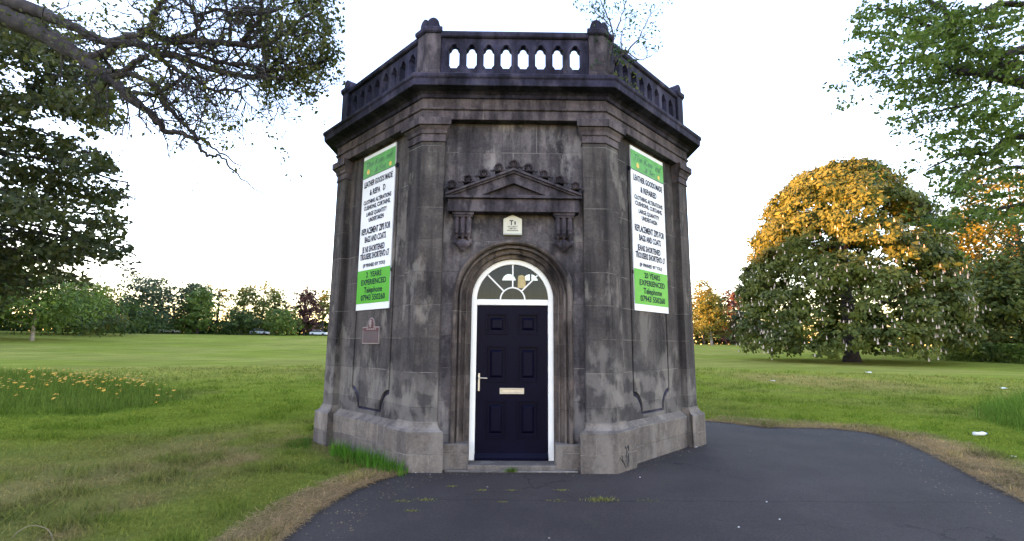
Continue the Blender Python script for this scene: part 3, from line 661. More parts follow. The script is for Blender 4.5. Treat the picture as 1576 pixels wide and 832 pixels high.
mb = MB(); write(mb, 7, 'ST. MARY HILL', pc, 1.682, 0.026, -0.0815, 0.22, 0.02) if False else [fbox(mb, 7, pc-0.11+j*0.055, pc-0.075+j*0.055, -0.083, -0.081, 1.672, 1.692) for j in range(5)]; mb.build('caption', M_CRM, r)
mb = MB(); [fbox(mb, 7, pc-0.03+j*0.04, pc+0.0+j*0.04, -0.081, -0.0795, 1.51, 1.522) for j in range(5)]; fbox(mb, 7, pc-0.19, pc-0.13, -0.081, -0.0795, 1.505, 1.517); mb.build('small_print', M_MAR, r)
# alarm box above the door
M_AL = plain('alarm_cream', (0.52, 0.50, 0.41), 0.45, var=0.08)
r = empty('alarm_box', FP(0, -0.01, -0.1, 2.87), 'cream gable-topped security alarm box above the door arch', 'alarm box')
mb = MB(); plate(mb, 0, [(-0.13, 2.872), (0.112, 2.872), (0.112, 3.085), (-0.009, 3.14), (-0.13, 3.085)], [], -0.10, -0.055); mb.build('casing', M_AL, r, bevel=0.008)
mb = MB(); write(mb, 0, 'T', -0.025, 3.035, 0.062, -0.054, 0.05, 0.04); write(mb, 0, '1', 0.022, 3.03, 0.042, -0.054, 0.018, 0.03)
write(mb, 0, 'SECURITY', -0.008, 2.982, 0.018, -0.054, 0.13, 0.02); write(mb, 0, 'LIMITED', -0.008, 2.957, 0.018, -0.054, 0.10, 0.02)
for j in range(11): fbox(mb, 0, -0.078+j*0.0132, -0.069+j*0.0132, -0.056, -0.0535, 2.925, 2.937)
mb.build('lettering', M_BLACK, r, uv=False, recalc=False)
mb = MB(); fbox(mb, 0, -0.128, 0.11, -0.056, -0.052, 2.876, 2.893); mb.build('lower_band', plain('alarm_grey', (0.33, 0.33, 0.31), 0.5), r)

# ------------------------------------------------------------------ foliage tools
def rand_dirs(n):
    v = RNG.normal(size=(n, 3)); return v/np.linalg.norm(v, axis=1)[:, None]
def leaf_quads(C, size, nrm=None, bias=0.4, asp=0.62, szvar=0.35):
    n = len(C); N = rand_dirs(n)
    if nrm is not None: N = N*(1-bias)+nrm*bias*1.6
    N /= np.linalg.norm(N, axis=1)[:, None]+1e-9
    A = np.cross(N, rand_dirs(n)); A /= np.linalg.norm(A, axis=1)[:, None]+1e-9; Bv = np.cross(N, A)
    s = size*(1+szvar*RNG.normal(size=(n, 1))).clip(0.4, 1.9)
    return np.stack([C-A*s*0.5, C-Bv*s*asp*0.42+A*s*0.05-N*s*0.06, C+A*s*0.5, C+Bv*s*asp*0.42+A*s*0.05-N*s*0.06], 1)
def clumps(CC, rc, m, flat=0.6):
    n = len(CC); rc = np.broadcast_to(rc, (n,))
    off = RNG.normal(size=(n, m, 3))*0.5; off[:, :, 2] *= flat
    return (CC[:, None, :]+off*rc[:, None, None]).reshape(-1, 3)
L_DARK = leaf_mat('leaves_dark', (0.030, 0.055, 0.018), (0.065, 0.095, 0.028))
L_MID = leaf_mat('leaves_mid', (0.062, 0.088, 0.024), (0.128, 0.144, 0.042))
L_LIGHT = leaf_mat('leaves_light', (0.065, 0.115, 0.022), (0.12, 0.165, 0.045))
L_COPPER = leaf_mat('leaves_copper', (0.045, 0.020, 0.024), (0.085, 0.04, 0.04), transl=0.2)
L_BLUE = leaf_mat('leaves_bluegreen', (0.040, 0.062, 0.040), (0.075, 0.10, 0.055))
L_YEL = leaf_mat('leaves_golden_green', (0.080, 0.085, 0.02), (0.16, 0.145, 0.035))
def crown_lobes(lobes, ncl, m, leaf, rc, mat, parent, name='crown', flat=0.7, lo=0.72):
    """lobes: (x,y,z,rx,ry,rz) ellipsoids; leaf clumps spread through their outer shell"""
    lobes = np.array(lobes, float); vol = lobes[:, 3]*lobes[:, 5]; pr = vol/vol.sum()
    ix = RNG.choice(len(lobes), ncl, p=pr); d = rand_dirs(ncl); d[:, 2] = np.where(d[:, 2] < -0.8, -d[:, 2]*0.5, d[:, 2])
    rad = lo+(1.05-lo)*RNG.random(ncl)**0.6
    CC = lobes[ix, :3]+d*lobes[ix, 3:]*rad[:, None]
    r_ = rc*(0.6+0.8*RNG.random(ncl))
    P = clumps(CC, r_, m, flat); nr = np.repeat(d, m, axis=0); nr[:, 2] += 0.5
    return np_mesh(name, leaf_quads(P, leaf, nr, 0.45), 4, mat, parent)
def limb_set(mb, base, top, r, n, spread, seed, sides=7):
    rr = random.Random(seed); base = np.array(base, float); top = np.array(top, float)
    mid = (base+top)/2+np.array([rr.uniform(-.03, .03), rr.uniform(-.03, .03), 0])*np.linalg.norm(top-base)
    mb.tube([base-np.array([0, 0, 0.2]), base+np.array([0, 0, .05])*np.linalg.norm(top-base), mid, top], [r*1.5, r*1.05, r*0.7, r*0.15], sides)
    H = np.linalg.norm(top-base)
    for i in range(n):
        f = 0.25+0.6*i/max(1, n-1); a = rr.uniform(0, 2*pi); s_ = base+(top-base)*f; l = spread*(1-0.4*f)*rr.uniform(.7, 1.1)
        e = s_+np.array([cos(a)*l, sin(a)*l, l*rr.uniform(.25, .7)]); m_ = (s_+e)/2+np.array([0, 0, -0.06*l])
        mb.tube([s_, m_, e], [r*0.42*(1-.5*f), r*0.26*(1-.5*f), r*0.06], 5, cap=False)
def make_tree(name, label, cat, az, D, h, wd, cb, mat, leaf, ncl, m, seed, group=None, lobes=None, bark=None, asym=0.0, lo=0.72, rc=None):
    rr = random.Random(seed); p = azpt(az, D); p[2] = float(ground_z(p[0], p[1]))
    root = empty(name, tuple(p), label, cat, group)
    mb = MB(); limb_set(mb, p, p+np.array([0, 0, h*0.88]), h*0.022, 9, wd*0.42, seed); mb.build('trunk', bark or M_BARK, root, uv=False, recalc=False, smooth=True)
    if lobes is None:
        lobes = []; n = 9
        for i in range(n):
            f = i/(n-1); zc = cb+(h-cb)*((0.18 if cb > 0.14*h else 0.10)+(0.62 if cb > 0.14*h else 0.70)*f); ww = wd/2*sqrt(max(0.05, 1-((f-0.35)/0.95)**2))
            a = i*2.4+seed; off = ww*(0.30+0.25*rr.random()); zc += (h-cb)*0.05*rr.uniform(-1, 1)
            lobes.append((p[0]+cos(a)*off, p[1]+sin(a)*off, p[2]+zc, ww*0.62, ww*0.62, (h-cb)*0.22))
        lobes.append((p[0], p[1], p[2]+h-(h-cb)*0.2, wd*0.2, wd*0.2, (h-cb)*0.2))
    crown_lobes(lobes, ncl, m, leaf, rc or wd*0.07, mat, root, lo=lo)
    return root

# ------------------------------------------------------------------ big chestnut on the right
CH = np.array([32.2, 39.4, 0.0]); CHZ = 19.0
root = empty('chestnut_tree', tuple(CH), 'huge dome-shaped chestnut with pale blossom spikes and sunlit golden top', 'tree')
mb = MB(); limb_set(mb, CH, CH+np.array([0.3, 0, 15.5]), 0.62, 18, 8.0, 5, 10)
mb.build('trunk', M_BARK, root, uv=False, recalc=False, smooth=True)
def rprof(z): return np.interp(z, [0.3, 1.2, 3, 6, 9, 12, 14.5, 16.5, 18, 18.9, 19.4], [6.9, 8.3, 8.7, 8.6, 8.1, 7.3, 6.2, 4.8, 3.3, 1.9, 0.3])
nb = 430
bz = 1.2+(CHZ-1.6)*((np.arange(nb)+RNG.random(nb))/nb)**1.05; ba = RNG.random(nb)*2*pi
bs = 1.25+0.85*RNG.random(nb)
br_ = (rprof(bz)-bs*0.80)*(0.80+0.30*RNG.random(nb)**0.7+0.06*np.sin(ba*3+1)); br_ = np.maximum(br_, 0)
BC = np.stack([CH[0]+0.15+br_*np.cos(ba), CH[1]+br_*np.sin(ba), np.minimum(bz, CHZ-bs*0.75)], 1)
ncl = 13; dd = rand_dirs(nb*ncl); ow = np.repeat(np.stack([np.cos(ba), np.sin(ba), 0.35+0*ba], 1), ncl, axis=0); dd = dd*0.8+ow*0.75; dd[:, 2] += 0.15; dd /= np.linalg.norm(dd, axis=1)[:, None]
CC = np.repeat(BC, ncl, axis=0)+dd*np.repeat(bs, ncl)[:, None]*np.array([1, 1, 0.72])*(0.8+0.25*RNG.random((nb*ncl, 1)))
okc = CC[:, 2] > 0.7; CC = CC[okc]; nrm = dd[okc]; zz2 = CC[:, 2]; rr2 = np.hypot(CC[:, 0]-CH[0], CC[:, 1]-CH[1])
P = clumps(CC, 0.52, 22, 0.7)
np_mesh('crown', leaf_quads(P, 0.34, np.repeat(nrm, 22, axis=0), 0.55), 4, L_MID, root)
# blossom candles
NB = 1100
sel = RNG.choice(len(CC), NB, p=(lambda q: q/q.sum())(np.where(zz2 < 12, np.where(zz2 < 8, 1.0, 0.35), 0.08)*np.where(rr2 > 0.86*rprof(zz2)*0.95, 1.0, 0.12)))
P0 = CC[sel]+nrm[sel]*0.50+RNG.normal(size=(NB, 3))*0.2; V = []
hh = 0.30*(0.7+0.5*RNG.random(NB)); rb = 0.075
for (dx, dy), (ex, ey) in (((1, 0), (0, 1)), ((0, 1), (-1, 0)), ((-1, 0), (0, -1)), ((0, -1), (1, 0))):
    top = P0+np.stack([0*hh, 0*hh, hh], 1)
    V.append(np.stack([P0+np.array([dx, dy, 0])*rb, P0+np.array([ex, ey, 0])*rb, top], 1))
bl = np_mesh('blossom', np.concatenate(V), 3, plain('blossom_cream', (0.46, 0.37, 0.31), 0.8, var=0.25), root); tag(bl, kind='stuff')

# ------------------------------------------------------------------ far trees, left of the pavilion
def AZ(px): return math.degrees(atan2((px-788), F_PX*0.9887))*1.0
def ft(px, top, wpx, label, mat, D=140, cb=0.12, ncl=150, m=14, leaf=0.62, seed=1, cat='tree', name='park_tree', lo=0.6, bark=None, base=513):
    d = FW+(px-788)/F_PX*RT-(top-416)/F_PX*UP; az = math.degrees(atan2(d[0], d[1])); el = d[2]/math.hypot(d[0], d[1])
    p = azpt(az, D); gz = float(ground_z(p[0], p[1])); h = (CAM[2]+D*el-gz)*1.15; wd = 1.22*wpx/F_PX*D*cos(radians(az)); ncl = int(ncl*(1.9 if lo > 0.55 else 1.5))
    return make_tree(name, label, cat, az, D, h, wd, h*cb, mat, leaf, ncl, m, seed, 'trees along the far edge of the field', bark=bark, lo=lo, rc=wd*0.085)
ft(125, 442, 90, 'spreading tree with russet-tinged edge behind the small pale-trunked tree at far left', L_YEL, 118, 0.08, 260, 16, 0.5, 2)
ft(238, 434, 92, 'tallest domed dark tree of the far row left of the pavilion', L_BLUE, 142, 0.05, 330, 16, 0.55, 3)
ft(205, 473, 92, 'wide low dark bush in front of the tallest domed far tree', L_DARK, 134, 0.0, 220, 14, 0.5, 4, 'bush', 'wide_bush')
ft(302, 444, 66, 'dark rounded tree just right of the tallest domed far tree', L_BLUE, 146, 0.1, 200, 15, 0.6, 5)
ft(338, 441, 44, 'see-through airy tree with glowing edges, left one of the two airy trees', L_YEL, 150, 0.30, 80, 11, 0.5, 6, lo=0.5)
ft(310, 452, 50, 'pale blue-green bushy tree in front of the airy tree', L_LIGHT, 136, 0.06, 170, 14, 0.5, 7)
ft(378, 447, 56, 'olive tree between the two airy see-through trees', L_MID, 146, 0.1, 170, 14, 0.55, 8)
ft(408, 440, 50, 'see-through airy tree with forked trunk, right one of the two airy trees', L_YEL, 150, 0.42, 75, 12, 0.5, 9, lo=0.5)
ft(370, 481, 52, 'round dark green bush under the olive tree in the far row', L_DARK, 132, 0.0, 130, 14, 0.45, 10, 'bush', 'round_bush')
ft(424, 456, 50, 'muted green tree standing above the round bright green bush', L_MID, 142, 0.08, 150, 14, 0.55, 11)
ft(437, 480, 50, 'round bright green bush between the muted green tree and the copper beech', L_LIGHT, 130, 0.0, 140, 14, 0.45, 12, 'bush', 'round_bush')
ft(472, 451, 46, 'dark purple copper beech left of the pavilion', L_COPPER, 142, 0.1, 190, 15, 0.55, 13, name='copper_beech')
ft(500, 454, 36, 'green tree half hidden behind the left edge of the pavilion', L_MID, 150, 0.25, 110, 13, 0.55, 14)
ft(160, 462, 60, 'faint low tree seen below the glowing sky at the left end of the far row', L_MID, 150, 0.05, 110, 13, 0.55, 15)
# small pale-trunked tree, far left
make_tree('spreading_tree', 'spreading fresh green tree with a pale trunk at the far left of the field', 'tree', -44.0, 92, 9.6, 17.5, 1.6, L_LIGHT, 0.42, 420, 22, 21, bark=M_BARKP)
make_tree('hedge_tree', 'low dark rounded thicket behind the pale-trunked tree', 'bush', -41.0, 112, 6.5, 20, 0.0, L_DARK, 0.5, 220, 14, 22)
# right of the pavilion
ft(1092, 462, 50, 'bright-trunked green tree with yellow top beside the right edge of the pavilion', L_MID, 128, 0.16, 260, 16, 0.5, 31, bark=M_BARKP)
ft(1080, 440, 56, 'taller golden-topped tree behind the bright-trunked tree', L_YEL, 150, 0.1, 220, 15, 0.6, 32)
ft(1128, 453, 46, 'dark purple copper beech between the pavilion and the chestnut', L_COPPER, 146, 0.05, 220, 15, 0.6, 33, name='copper_beech')
ft(1146, 480, 48, 'blue-green rounded tree just left of the chestnut', L_BLUE, 132, 0.12, 220, 15, 0.5, 34)
ft(1168, 462, 44, 'pale golden tree half hidden by the left side of the chestnut', L_YEL, 152, 0.1, 140, 13, 0.6, 35)
for i, (az, D, h, wd, mt, lb) in enumerate([(44.2, 88, 20, 17, L_YEL, 'gold-lit broad tree in the wood right of the chestnut, nearest to it'), (47.5, 80, 23, 19, L_YEL, 'gold-lit tall tree at the right edge of the picture'), (46.0, 70, 10.5, 15, L_MID, 'dark green tree standing in front of the gold-lit wood, behind the clipped hedge'), (42.2, 96, 14, 14, L_MID, 'green tree seen in the gap between chestnut and gold-lit wood'), (50.5, 72, 15, 16, L_DARK, 'dark tree cut by the right edge of the picture')]):
    make_tree('woodland_tree', lb, 'tree', az, D, h, wd, 0.5, mt, 0.42, 620, 22, 40+i, 'trees of the wood on the right')
def hedge(name, label, p0, p1, wd, h, mat, leaf, n):
    p0 = np.array(p0); p1 = np.array(p1); t = RNG.random(n); c = p0[None]+(p1-p0)[None]*t[:, None]
    o = RNG.uniform(-1, 1, (n, 2))*wd/2; z = h*RNG.random(n)**1.15*(0.7+0.6*fbm(c[:, 0], c[:, 1], 9))
    P = np.stack([c[:, 0]+o[:, 0], c[:, 1]+o[:, 1], ground_z(c[:, 0], c[:, 1])+z], 1)
    q = np_mesh(name, leaf_quads(P, leaf), 4, mat); tag(q, label, 'hedge'); return q
hedge('clipped_hedge', 'pale clipped hedge at the foot of the wood on the right', azpt(42.5, 66)[:2], azpt(52, 60)[:2], 2.0, 1.5, L_LIGHT, 0.2, 9000)
hedge('dark_hedge', 'long dark hedge behind the far trees right of the pavilion', azpt(19, 156)[:2], azpt(36, 150)[:2], 5, 6.0, L_DARK, 0.8, 9000)
hedge('field_hedge', 'long dark hedge behind the far row of trees left of the pavilion', azpt(-49, 158)[:2], azpt(-16, 158)[:2], 5, 4.0, L_DARK, 0.7, 26000)

# tall trees off to the left, whose long evening shadow covers the field
tb0 = make_tree('shelter_tree', 'tall broad tree of the shelter belt beyond the left edge', 'tree', -52, 96, 17.5, 21, 1, L_DARK, 1.25, 1000, 16, 60, 'shelter belt trees out on the left')
def copy_tree(root, loc, rz, sc):
    c = root.copy(); COL.objects.link(c); c.location = loc; c.rotation_euler = (0, 0, rz); c.scale = (sc,)*3
    for ch in root.children:
        q = ch.copy(); COL.objects.link(q); q.parent = c
    return c
for i, (x, y) in enumerate([(-92, 68), (-106, 82), (-120, 96), (-138, 112), (-158, 124), (-178, 132), (-80, 34), (-82, 16), (-80, -2), (-82, -20), (-80, -38), (-84, -58), (-98, 44), (-102, 6), (-100, -28), (-130, 130), (-120, 60), (-135, 75), (-152, 95), (-172, 112), (-190, 140), (-202, 156), (-218, 170), (-98, 20), (-100, -10)]):
    if i == 15: continue
    copy_tree(tb0, (x, y, float(ground_z(x, y))-0.2), i*1.3, 1.02+0.12*((i*7) % 5)/5)

# ------------------------------------------------------------------ overhanging boughs, top left
def pl(pts, t0, t1=None, w=530.0):
    """traced limb: (px, py, radius px) -> points, radii in metres; depth eases from t0 to t1 across the picture"""
    t1 = t1 or t0; P = []; R_ = []
    for q in pts:
        t = t0+(t1-t0)*q[0]/w; P.append(at(q[0], q[1], t)); R_.append(q[2]*t/F_PX)
    return P, R_
def smooth_poly(P, R_, sub=3, jit=0.0):
    P = np.array(P); out = []; ro = []
    for i in range(len(P)-1):
        p0 = P[max(i-1, 0)]; p1 = P[i]; p2 = P[i+1]; p3 = P[min(i+2, len(P)-1)]
        for j in range(sub):
            t = j/sub; out.append(0.5*((2*p1)+(-p0+p2)*t+(2*p0-5*p1+4*p2-p3)*t*t+(-p0+3*p1-3*p2+p3)*t**3)+(RNG.normal(size=3)*jit if (i or j) else 0)); ro.append(R_[i]+(R_[i+1]-R_[i])*t)
    out.append(P[-1]); ro.append(R_[-1]); return np.array(out), ro
def twig(mb, p, d, l, r, depth, ends, rr, droop=0.05):
    n = 5; pts = [p]; q = p.copy(); dd = d.copy()
    for i in range(n):
        dd = dd+np.array([rr.gauss(0, .22), rr.gauss(0, .22), rr.gauss(0, .2)-droop]); dd /= np.linalg.norm(dd); q = q+dd*l/n; pts.append(q.copy())
    mb.tube(pts, [r*(1-.75*i/n) for i in range(n+1)], 4, cap=False)
    if depth:
        for i in (1, 2, 3, 4, 5):
            if rr.random() < .75:
                a = np.array([rr.gauss(0, 1), rr.gauss(0, 1), rr.gauss(0, .7)]); a -= a.dot(dd)*dd; a /= np.linalg.norm(a)+1e-9
                nd = dd*0.65+a*0.75; nd /= np.linalg.norm(nd); twig(mb, pts[i], nd, l*rr.uniform(.4, .65), r*0.5, depth-1, ends, rr, droop)
    ends.append(pts[-1]); ends.append(pts[-2])
TREE_A = [
 [(-420, 250, 29.04), (-330, 70, 26.4), (-200, -10, 22.44), (-80, 5, 19.8), (0, 24, 16.5), (50, 42, 14.52), (100, 72, 11.88), (140, 98, 9.9), (170, 122, 7.92), (195, 143, 7.2), (229, 170, 4.8), (246, 187, 4.75), (253, 202, 4.27), (275, 204, 3.8), (299, 211, 3.23), (316, 216, 2.09), (333, 231, 1.52), (357, 245, 1.04), (383, 264, 0.57)],
 [(-200, -40, 17.16), (-60, -14, 14.52), (0, 0, 12.54), (50, 14, 10.56), (105, 38, 7.26), (157, 62, 6.4), (193, 60, 6.4), (226, 50, 5.6), (235, 38, 4.4), (240, 14, 4.27), (254, 0, 3.32), (270, -30, 2.38)],
 [(130, 92, 7.92), (150, 86, 7.2), (177, 69, 6.8), (215, 68, 6.4), (237, 82, 5.6), (265, 84, 5.6), (293, 94, 4.4), (332, 108, 4.75), (379, 117, 3.8), (415, 119, 2.85), (437, 121, 1.9), (453, 131, 1.04), (489, 138, 0.76), (497, 132, 0.66), (506, 113, 0.47)],
 [(232, 50, 4.8), (260, 64, 4.8), (301, 63, 4.4), (343, 65, 4.75), (373, 68, 4.27), (404, 70, 3.8), (437, 50, 3.23), (453, 36, 2.66), (480, 20, 1.9), (505, 8, 0.95)],
 [(272, 66, 3.8), (285, 74, 3.8), (310, 88, 3.8), (351, 97, 3.42), (379, 99, 3.04), (410, 108, 2.47), (440, 105, 1.9), (475, 98, 1.23), (510, 92, 0.57)],
 [(373, 68, 3.8), (384, 47, 3.8), (401, 24, 3.42), (400, 0, 2.85), (396, -30, 2.28)],
 [(352, 64, 2.85), (355, 45, 2.66), (350, 22, 2.28), (351, -10, 1.9)],
 [(245, 58, 3.8), (275, 58, 3.8), (301, 48, 3.42), (301, 25, 3.04), (293, 11, 2.66), (277, -5, 2.28), (250, -20, 1.9)],
 [(193, 112, 4.8), (210, 118, 4.27), (227, 124, 4.27), (240, 134, 3.8), (249, 147, 3.8), (253, 158, 3.8), (273, 180, 3.23), (290, 198, 2.47), (299, 205, 2.85), (306, 223, 2.47), (318, 238, 2.09), (340, 240, 1.71), (354, 257, 1.42), (381, 281, 0.95), (407, 299, 0.66), (426, 312, 0.38)],
 [(165, 115, 7.2), (193, 110, 5.2), (208, 95, 4.75), (227, 84, 3.8)],
 [(186, 144, 4.75), (200, 155, 3.8), (215, 165, 3.8), (229, 175, 2.85), (240, 190, 2.85)],
 [(205, 142, 3.8), (228, 146, 3.23), (247, 143, 3.23), (262, 132, 3.04), (280, 119, 2.85), (290, 112, 2.85)],
 [(250, 92, 3.8), (262, 100, 3.42), (285, 116, 3.8), (307, 124, 3.42), (326, 138, 2.66), (359, 138, 2.09), (370, 143, 1.52), (380, 158, 0.76), (392, 165, 0.47)],
 [(293, 205, 1.9), (302, 195, 1.52), (304, 180, 0.95), (300, 165, 0.57)],
 [(100, 60, 7.92), (118, 85, 7.92), (150, 108, 7.26), (175, 118, 7.2), (193, 112, 4.8)],
 [(404, 70, 2.85), (420, 90, 2.47), (450, 98, 1.9), (470, 85, 1.52), (500, 70, 0.76)],
 [(437, 50, 2.47), (460, 55, 1.9), (490, 48, 1.33), (515, 60, 0.57)],
 [(300, 25, 2.85), (330, 15, 2.47), (370, 20, 2.28), (400, 22, 1.9), (440, 8, 1.52), (475, -10, 0.95)],
]
ra = empty('overhanging_tree', tuple(at(-420, 250, 8.6)*np.array([1, 1, 0])), 'nearly bare forking boughs reaching over the field from the top left', 'tree')
mb = MB(); ends = []; rr = random.Random(11)
tbase = at(-430, 250, 8.4); mb.tube([np.array([tbase[0], tbase[1], -0.2]), np.array([tbase[0], tbase[1], 1.0]), tbase], [0.75, 0.6, 0.5], 12)
for li, T in enumerate(TREE_A):
    P_, R_ = pl(T, 8.0, 6.8); S_, Q_ = smooth_poly(P_, R_, 4, 0.012); mb.tube(S_, Q_, 7 if Q_[0] > 0.04 else 5)
    for i in range(4, len(S_)-1, 2):
        px_in = T[min(len(T)-1, i//4)][0]
        k_ = 1 if px_in < 230 else (3 if px_in > 330 and T[min(len(T)-1, i//4)][1] < 130 else 2)
        if li in (0, 8) and px_in > 240: k_ = 1 if rr.random() < 0.45 else 0
        for _ in range(k_):
            if rr.random() < 0.3: continue
            d = S_[i+1]-S_[i]; d /= np.linalg.norm(d)+1e-9; a = np.array([rr.gauss(0, 1), rr.gauss(0, .8), rr.gauss(0, 1)]); a -= a.dot(d)*d; a /= np.linalg.norm(a)
            nd = d*0.5+a; nd /= np.linalg.norm(nd)
            L_ = rr.uniform(0.45, 1.05)*(1 if px_in < 430 else 0.5) if not (li in (0, 8) and px_in > 240) else rr.uniform(.12, .3)
            twig(mb, S_[i], nd, L_, min(max(Q_[i]*0.5, 0.008), 0.020), 2 if px_in > 200 else 1, ends, rr)
mb.build('trunk', M_BARK, ra, uv=False, recalc=False, smooth=True)
E_ = np.array(ends)
def spray(lst, tz=0.5, sub=11, rsub=0.16, flat=0.5):
    out = []
    for px, py, rx, ry, t, n in lst:
        ns = max(2, n//sub); C = []
        q = RNG.normal(size=(ns, 2)).clip(-1.7, 1.7)*0.58; dz = RNG.normal(size=ns)*tz
        for j in range(ns): C.append(at(px+q[j, 0]*rx, py+q[j, 1]*ry, t+dz[j]))
        out.append(clumps(np.array(C), rsub*(0.7+0.6*RNG.random(ns)), sub, flat))
    return np.concatenate(out)
def px_of(P):
    d = P-CAM; dep = d@FW; return 788+F_PX*(d@RT)/dep, 416-F_PX*(d@UP)/dep
ex, ey = px_of(E_)
pk = np.where(ex > 400, 0.36, np.where(ex > 260, 0.07, 0.35)); pk = np.where(ey > 150, 0.06, pk)
Es = E_[RNG.random(len(E_)) < pk]
PA = np.concatenate([clumps(Es, 0.10, 4, 0.8), spray([(480, 20, 50, 26, 6.9, 190), (500, 60, 30, 34, 6.85, 150), (450, 70, 44, 30, 6.9, 60), (520, 90, 10, 14, 6.8, 60), (320, 180, 30, 20, 7.2, 110), (345, 205, 22, 18, 7.2, 90), (330, 150, 12, 10, 7.2, 30), (436, 236, 11, 8, 7.0, 26), (405, 158, 12, 9, 7, 24), (300, 60, 60, 40, 7.2, 120), (395, 30, 50, 24, 7, 160), (70, 30, 60, 20, 8.2, 500), (150, 40, 40, 20, 8.2, 200), (180, 85, 25, 12, 8, 90)], 0.35, 8, 0.13, 0.7)])
_ax, _ay = px_of(PA); PA = PA[(_ax < 531) | (_ay < 0)]
np_mesh('crown', leaf_quads(PA, 0.056, None, 0.3, 0.7), 4, leaf_mat('leaves_spring', (0.055, 0.070, 0.025), (0.125, 0.130, 0.050)), ra)

# leafy tree behind the boughs at the left edge
rb_ = empty('leafy_tree', tuple(at(-260, 400, 16)*np.array([1, 1, 0])), 'dense leafy tree with layered drooping sprays down the left edge', 'tree')
mb = MB(); b0 = at(-260, 300, 16); mb.tube([np.array([b0[0], b0[1], -0.2]), np.array([b0[0], b0[1], 1.5]), b0, b0+np.array([0.3, 0, 5]), b0+np.array([.2, 0, 9])], [0.62, 0.5, 0.42, 0.3, 0.08], 12)
SPR = [(60, 80, 75, 26), (20, 45, 50, 25), (115, 120, 50, 24), (160, 150, 24, 30), (60, 130, 50, 14), (20, 165, 40, 14), (95, 170, 60, 18), (150, 190, 30, 14), (20, 215, 40, 14), (85, 215, 55, 14), (130, 235, 42, 12), (25, 262, 45, 14), (105, 262, 55, 12), (165, 260, 22, 10), (150, 290, 42, 15), (90, 300, 60, 14), (20, 305, 40, 20), (185, 303, 10, 8), (50, 335, 60, 14), (125, 345, 50, 11), (172, 347, 20, 8), (20, 370, 45, 22), (85, 372, 55, 12), (140, 380, 45, 9), (60, 405, 60, 14), (125, 402, 40, 9), (170, 398, 26, 6), (198, 407, 10, 4), (20, 430, 40, 16), (100, 425, 30, 8), (-60, 100, 60, 60), (-60, 220, 60, 60), (-60, 340, 60, 60), (-60, 420, 60, 40), (-50, 0, 60, 50)]
lst = []
for px, py, rx, ry in SPR:
    t = 15+RNG.uniform(-1.6, 1.6); lst.append((px, py+RNG.uniform(-13, 13), rx*RNG.uniform(.85, 1.1), ry*1.25, t, int(rx*ry*0.98)))
    s0 = at(-260+RNG.uniform(-10, 10), py-60+RNG.uniform(-50, 30), 16); e0 = at(px+rx*0.9, py+ry*0.2, t); md = at(px-rx*0.9, py-RNG.uniform(8, 30), t); m0 = s0*0.5+md*0.5+RNG.normal(size=3)*0.3+np.array([0, 0, 0.3]); S_, Q_ = smooth_poly([s0, m0, md, at(px, py-3, t), e0], [0.07, 0.045, 0.028, 0.015, 0.004], 4, 0.04); mb.tube(S_, Q_, 5, cap=False)
    for _ in range(4):
        twig(mb, at(px+RNG.uniform(-.6, .6)*rx, py-2, t), np.array([0.9, RNG.uniform(-.5, .5), -0.1]), 1.0, 0.014, 1, [], rr, 0.04)
mb.build('trunk', M_BARK, rb_, uv=False, recalc=False, smooth=True)
np_mesh('crown', leaf_quads(spray(lst, 1.0, 15, 0.27, 0.65), 0.15, np.array([[0.0, 0.0, 1.0]]), 0.2, 0.75), 4, leaf_mat('leaves_sycamore', (0.028, 0.040, 0.020), (0.075, 0.080, 0.036)), rb_)

# tree reaching in at the top right
rd = empty('reaching_tree', tuple(at(1840, 400, 9.5)*np.array([1, 1, 0])), 'green boughs with feathery layered sprays reaching in from the top right', 'tree')
mb = MB(); b0 = at(1840, 300, 9.5); mb.tube([np.array([b0[0], b0[1], -0.2]), np.array([b0[0], b0[1], 1.2]), b0, b0+np.array([0, 0.3, 3.5]), b0+np.array([-.2, 0.3, 7])], [0.6, 0.45, 0.36, 0.24, 0.05], 12)
TREE_D = [
 [(1840, 260, 26), (1720, 180, 16), (1630, 140, 11), (1576, 127, 9), (1531, 118, 7.5), (1500, 110, 6), (1474, 108, 4.5), (1441, 96, 3.2), (1410, 92, 2.4), (1375, 100, 1.6), (1340, 102, 1)],
 [(1840, 160, 20), (1700, 60, 12), (1600, 70, 8), (1540, 85, 6), (1500, 78, 5), (1462, 53, 4.5), (1458, 20, 4), (1433, 0, 3.2), (1415, -30, 2.5)],
 [(1600, 100, 6), (1545, 95, 5), (1500, 75, 3.6), (1450, 72, 2.6), (1400, 55, 1.8), (1350, 50, 1.2)],
 [(1840, 320, 18), (1700, 240, 9), (1576, 208, 5.5), (1535, 229, 4), (1507, 237, 3), (1470, 240, 2), (1425, 262, 1)],
 [(1700, 300, 7), (1620, 270, 4.5), (1576, 258, 3.4), (1530, 262, 2.4), (1480, 290, 1.4), (1450, 300, .8)],
 [(1690, 340, 6), (1620, 320, 4), (1576, 312, 3), (1530, 325, 2), (1490, 335, 1)],
 [(1531, 118, 4), (1510, 150, 3), (1470, 165, 2.2), (1430, 172, 1.4), (1385, 185, .8)],
 [(1462, 53, 3), (1430, 40, 2.2), (1390, 25, 1.6), (1350, 10, 1)],
 [(1700, 0, 9), (1620, 10, 6), (1550, 5, 4), (1500, 20, 3), (1470, 25, 2)],
]
ends = []
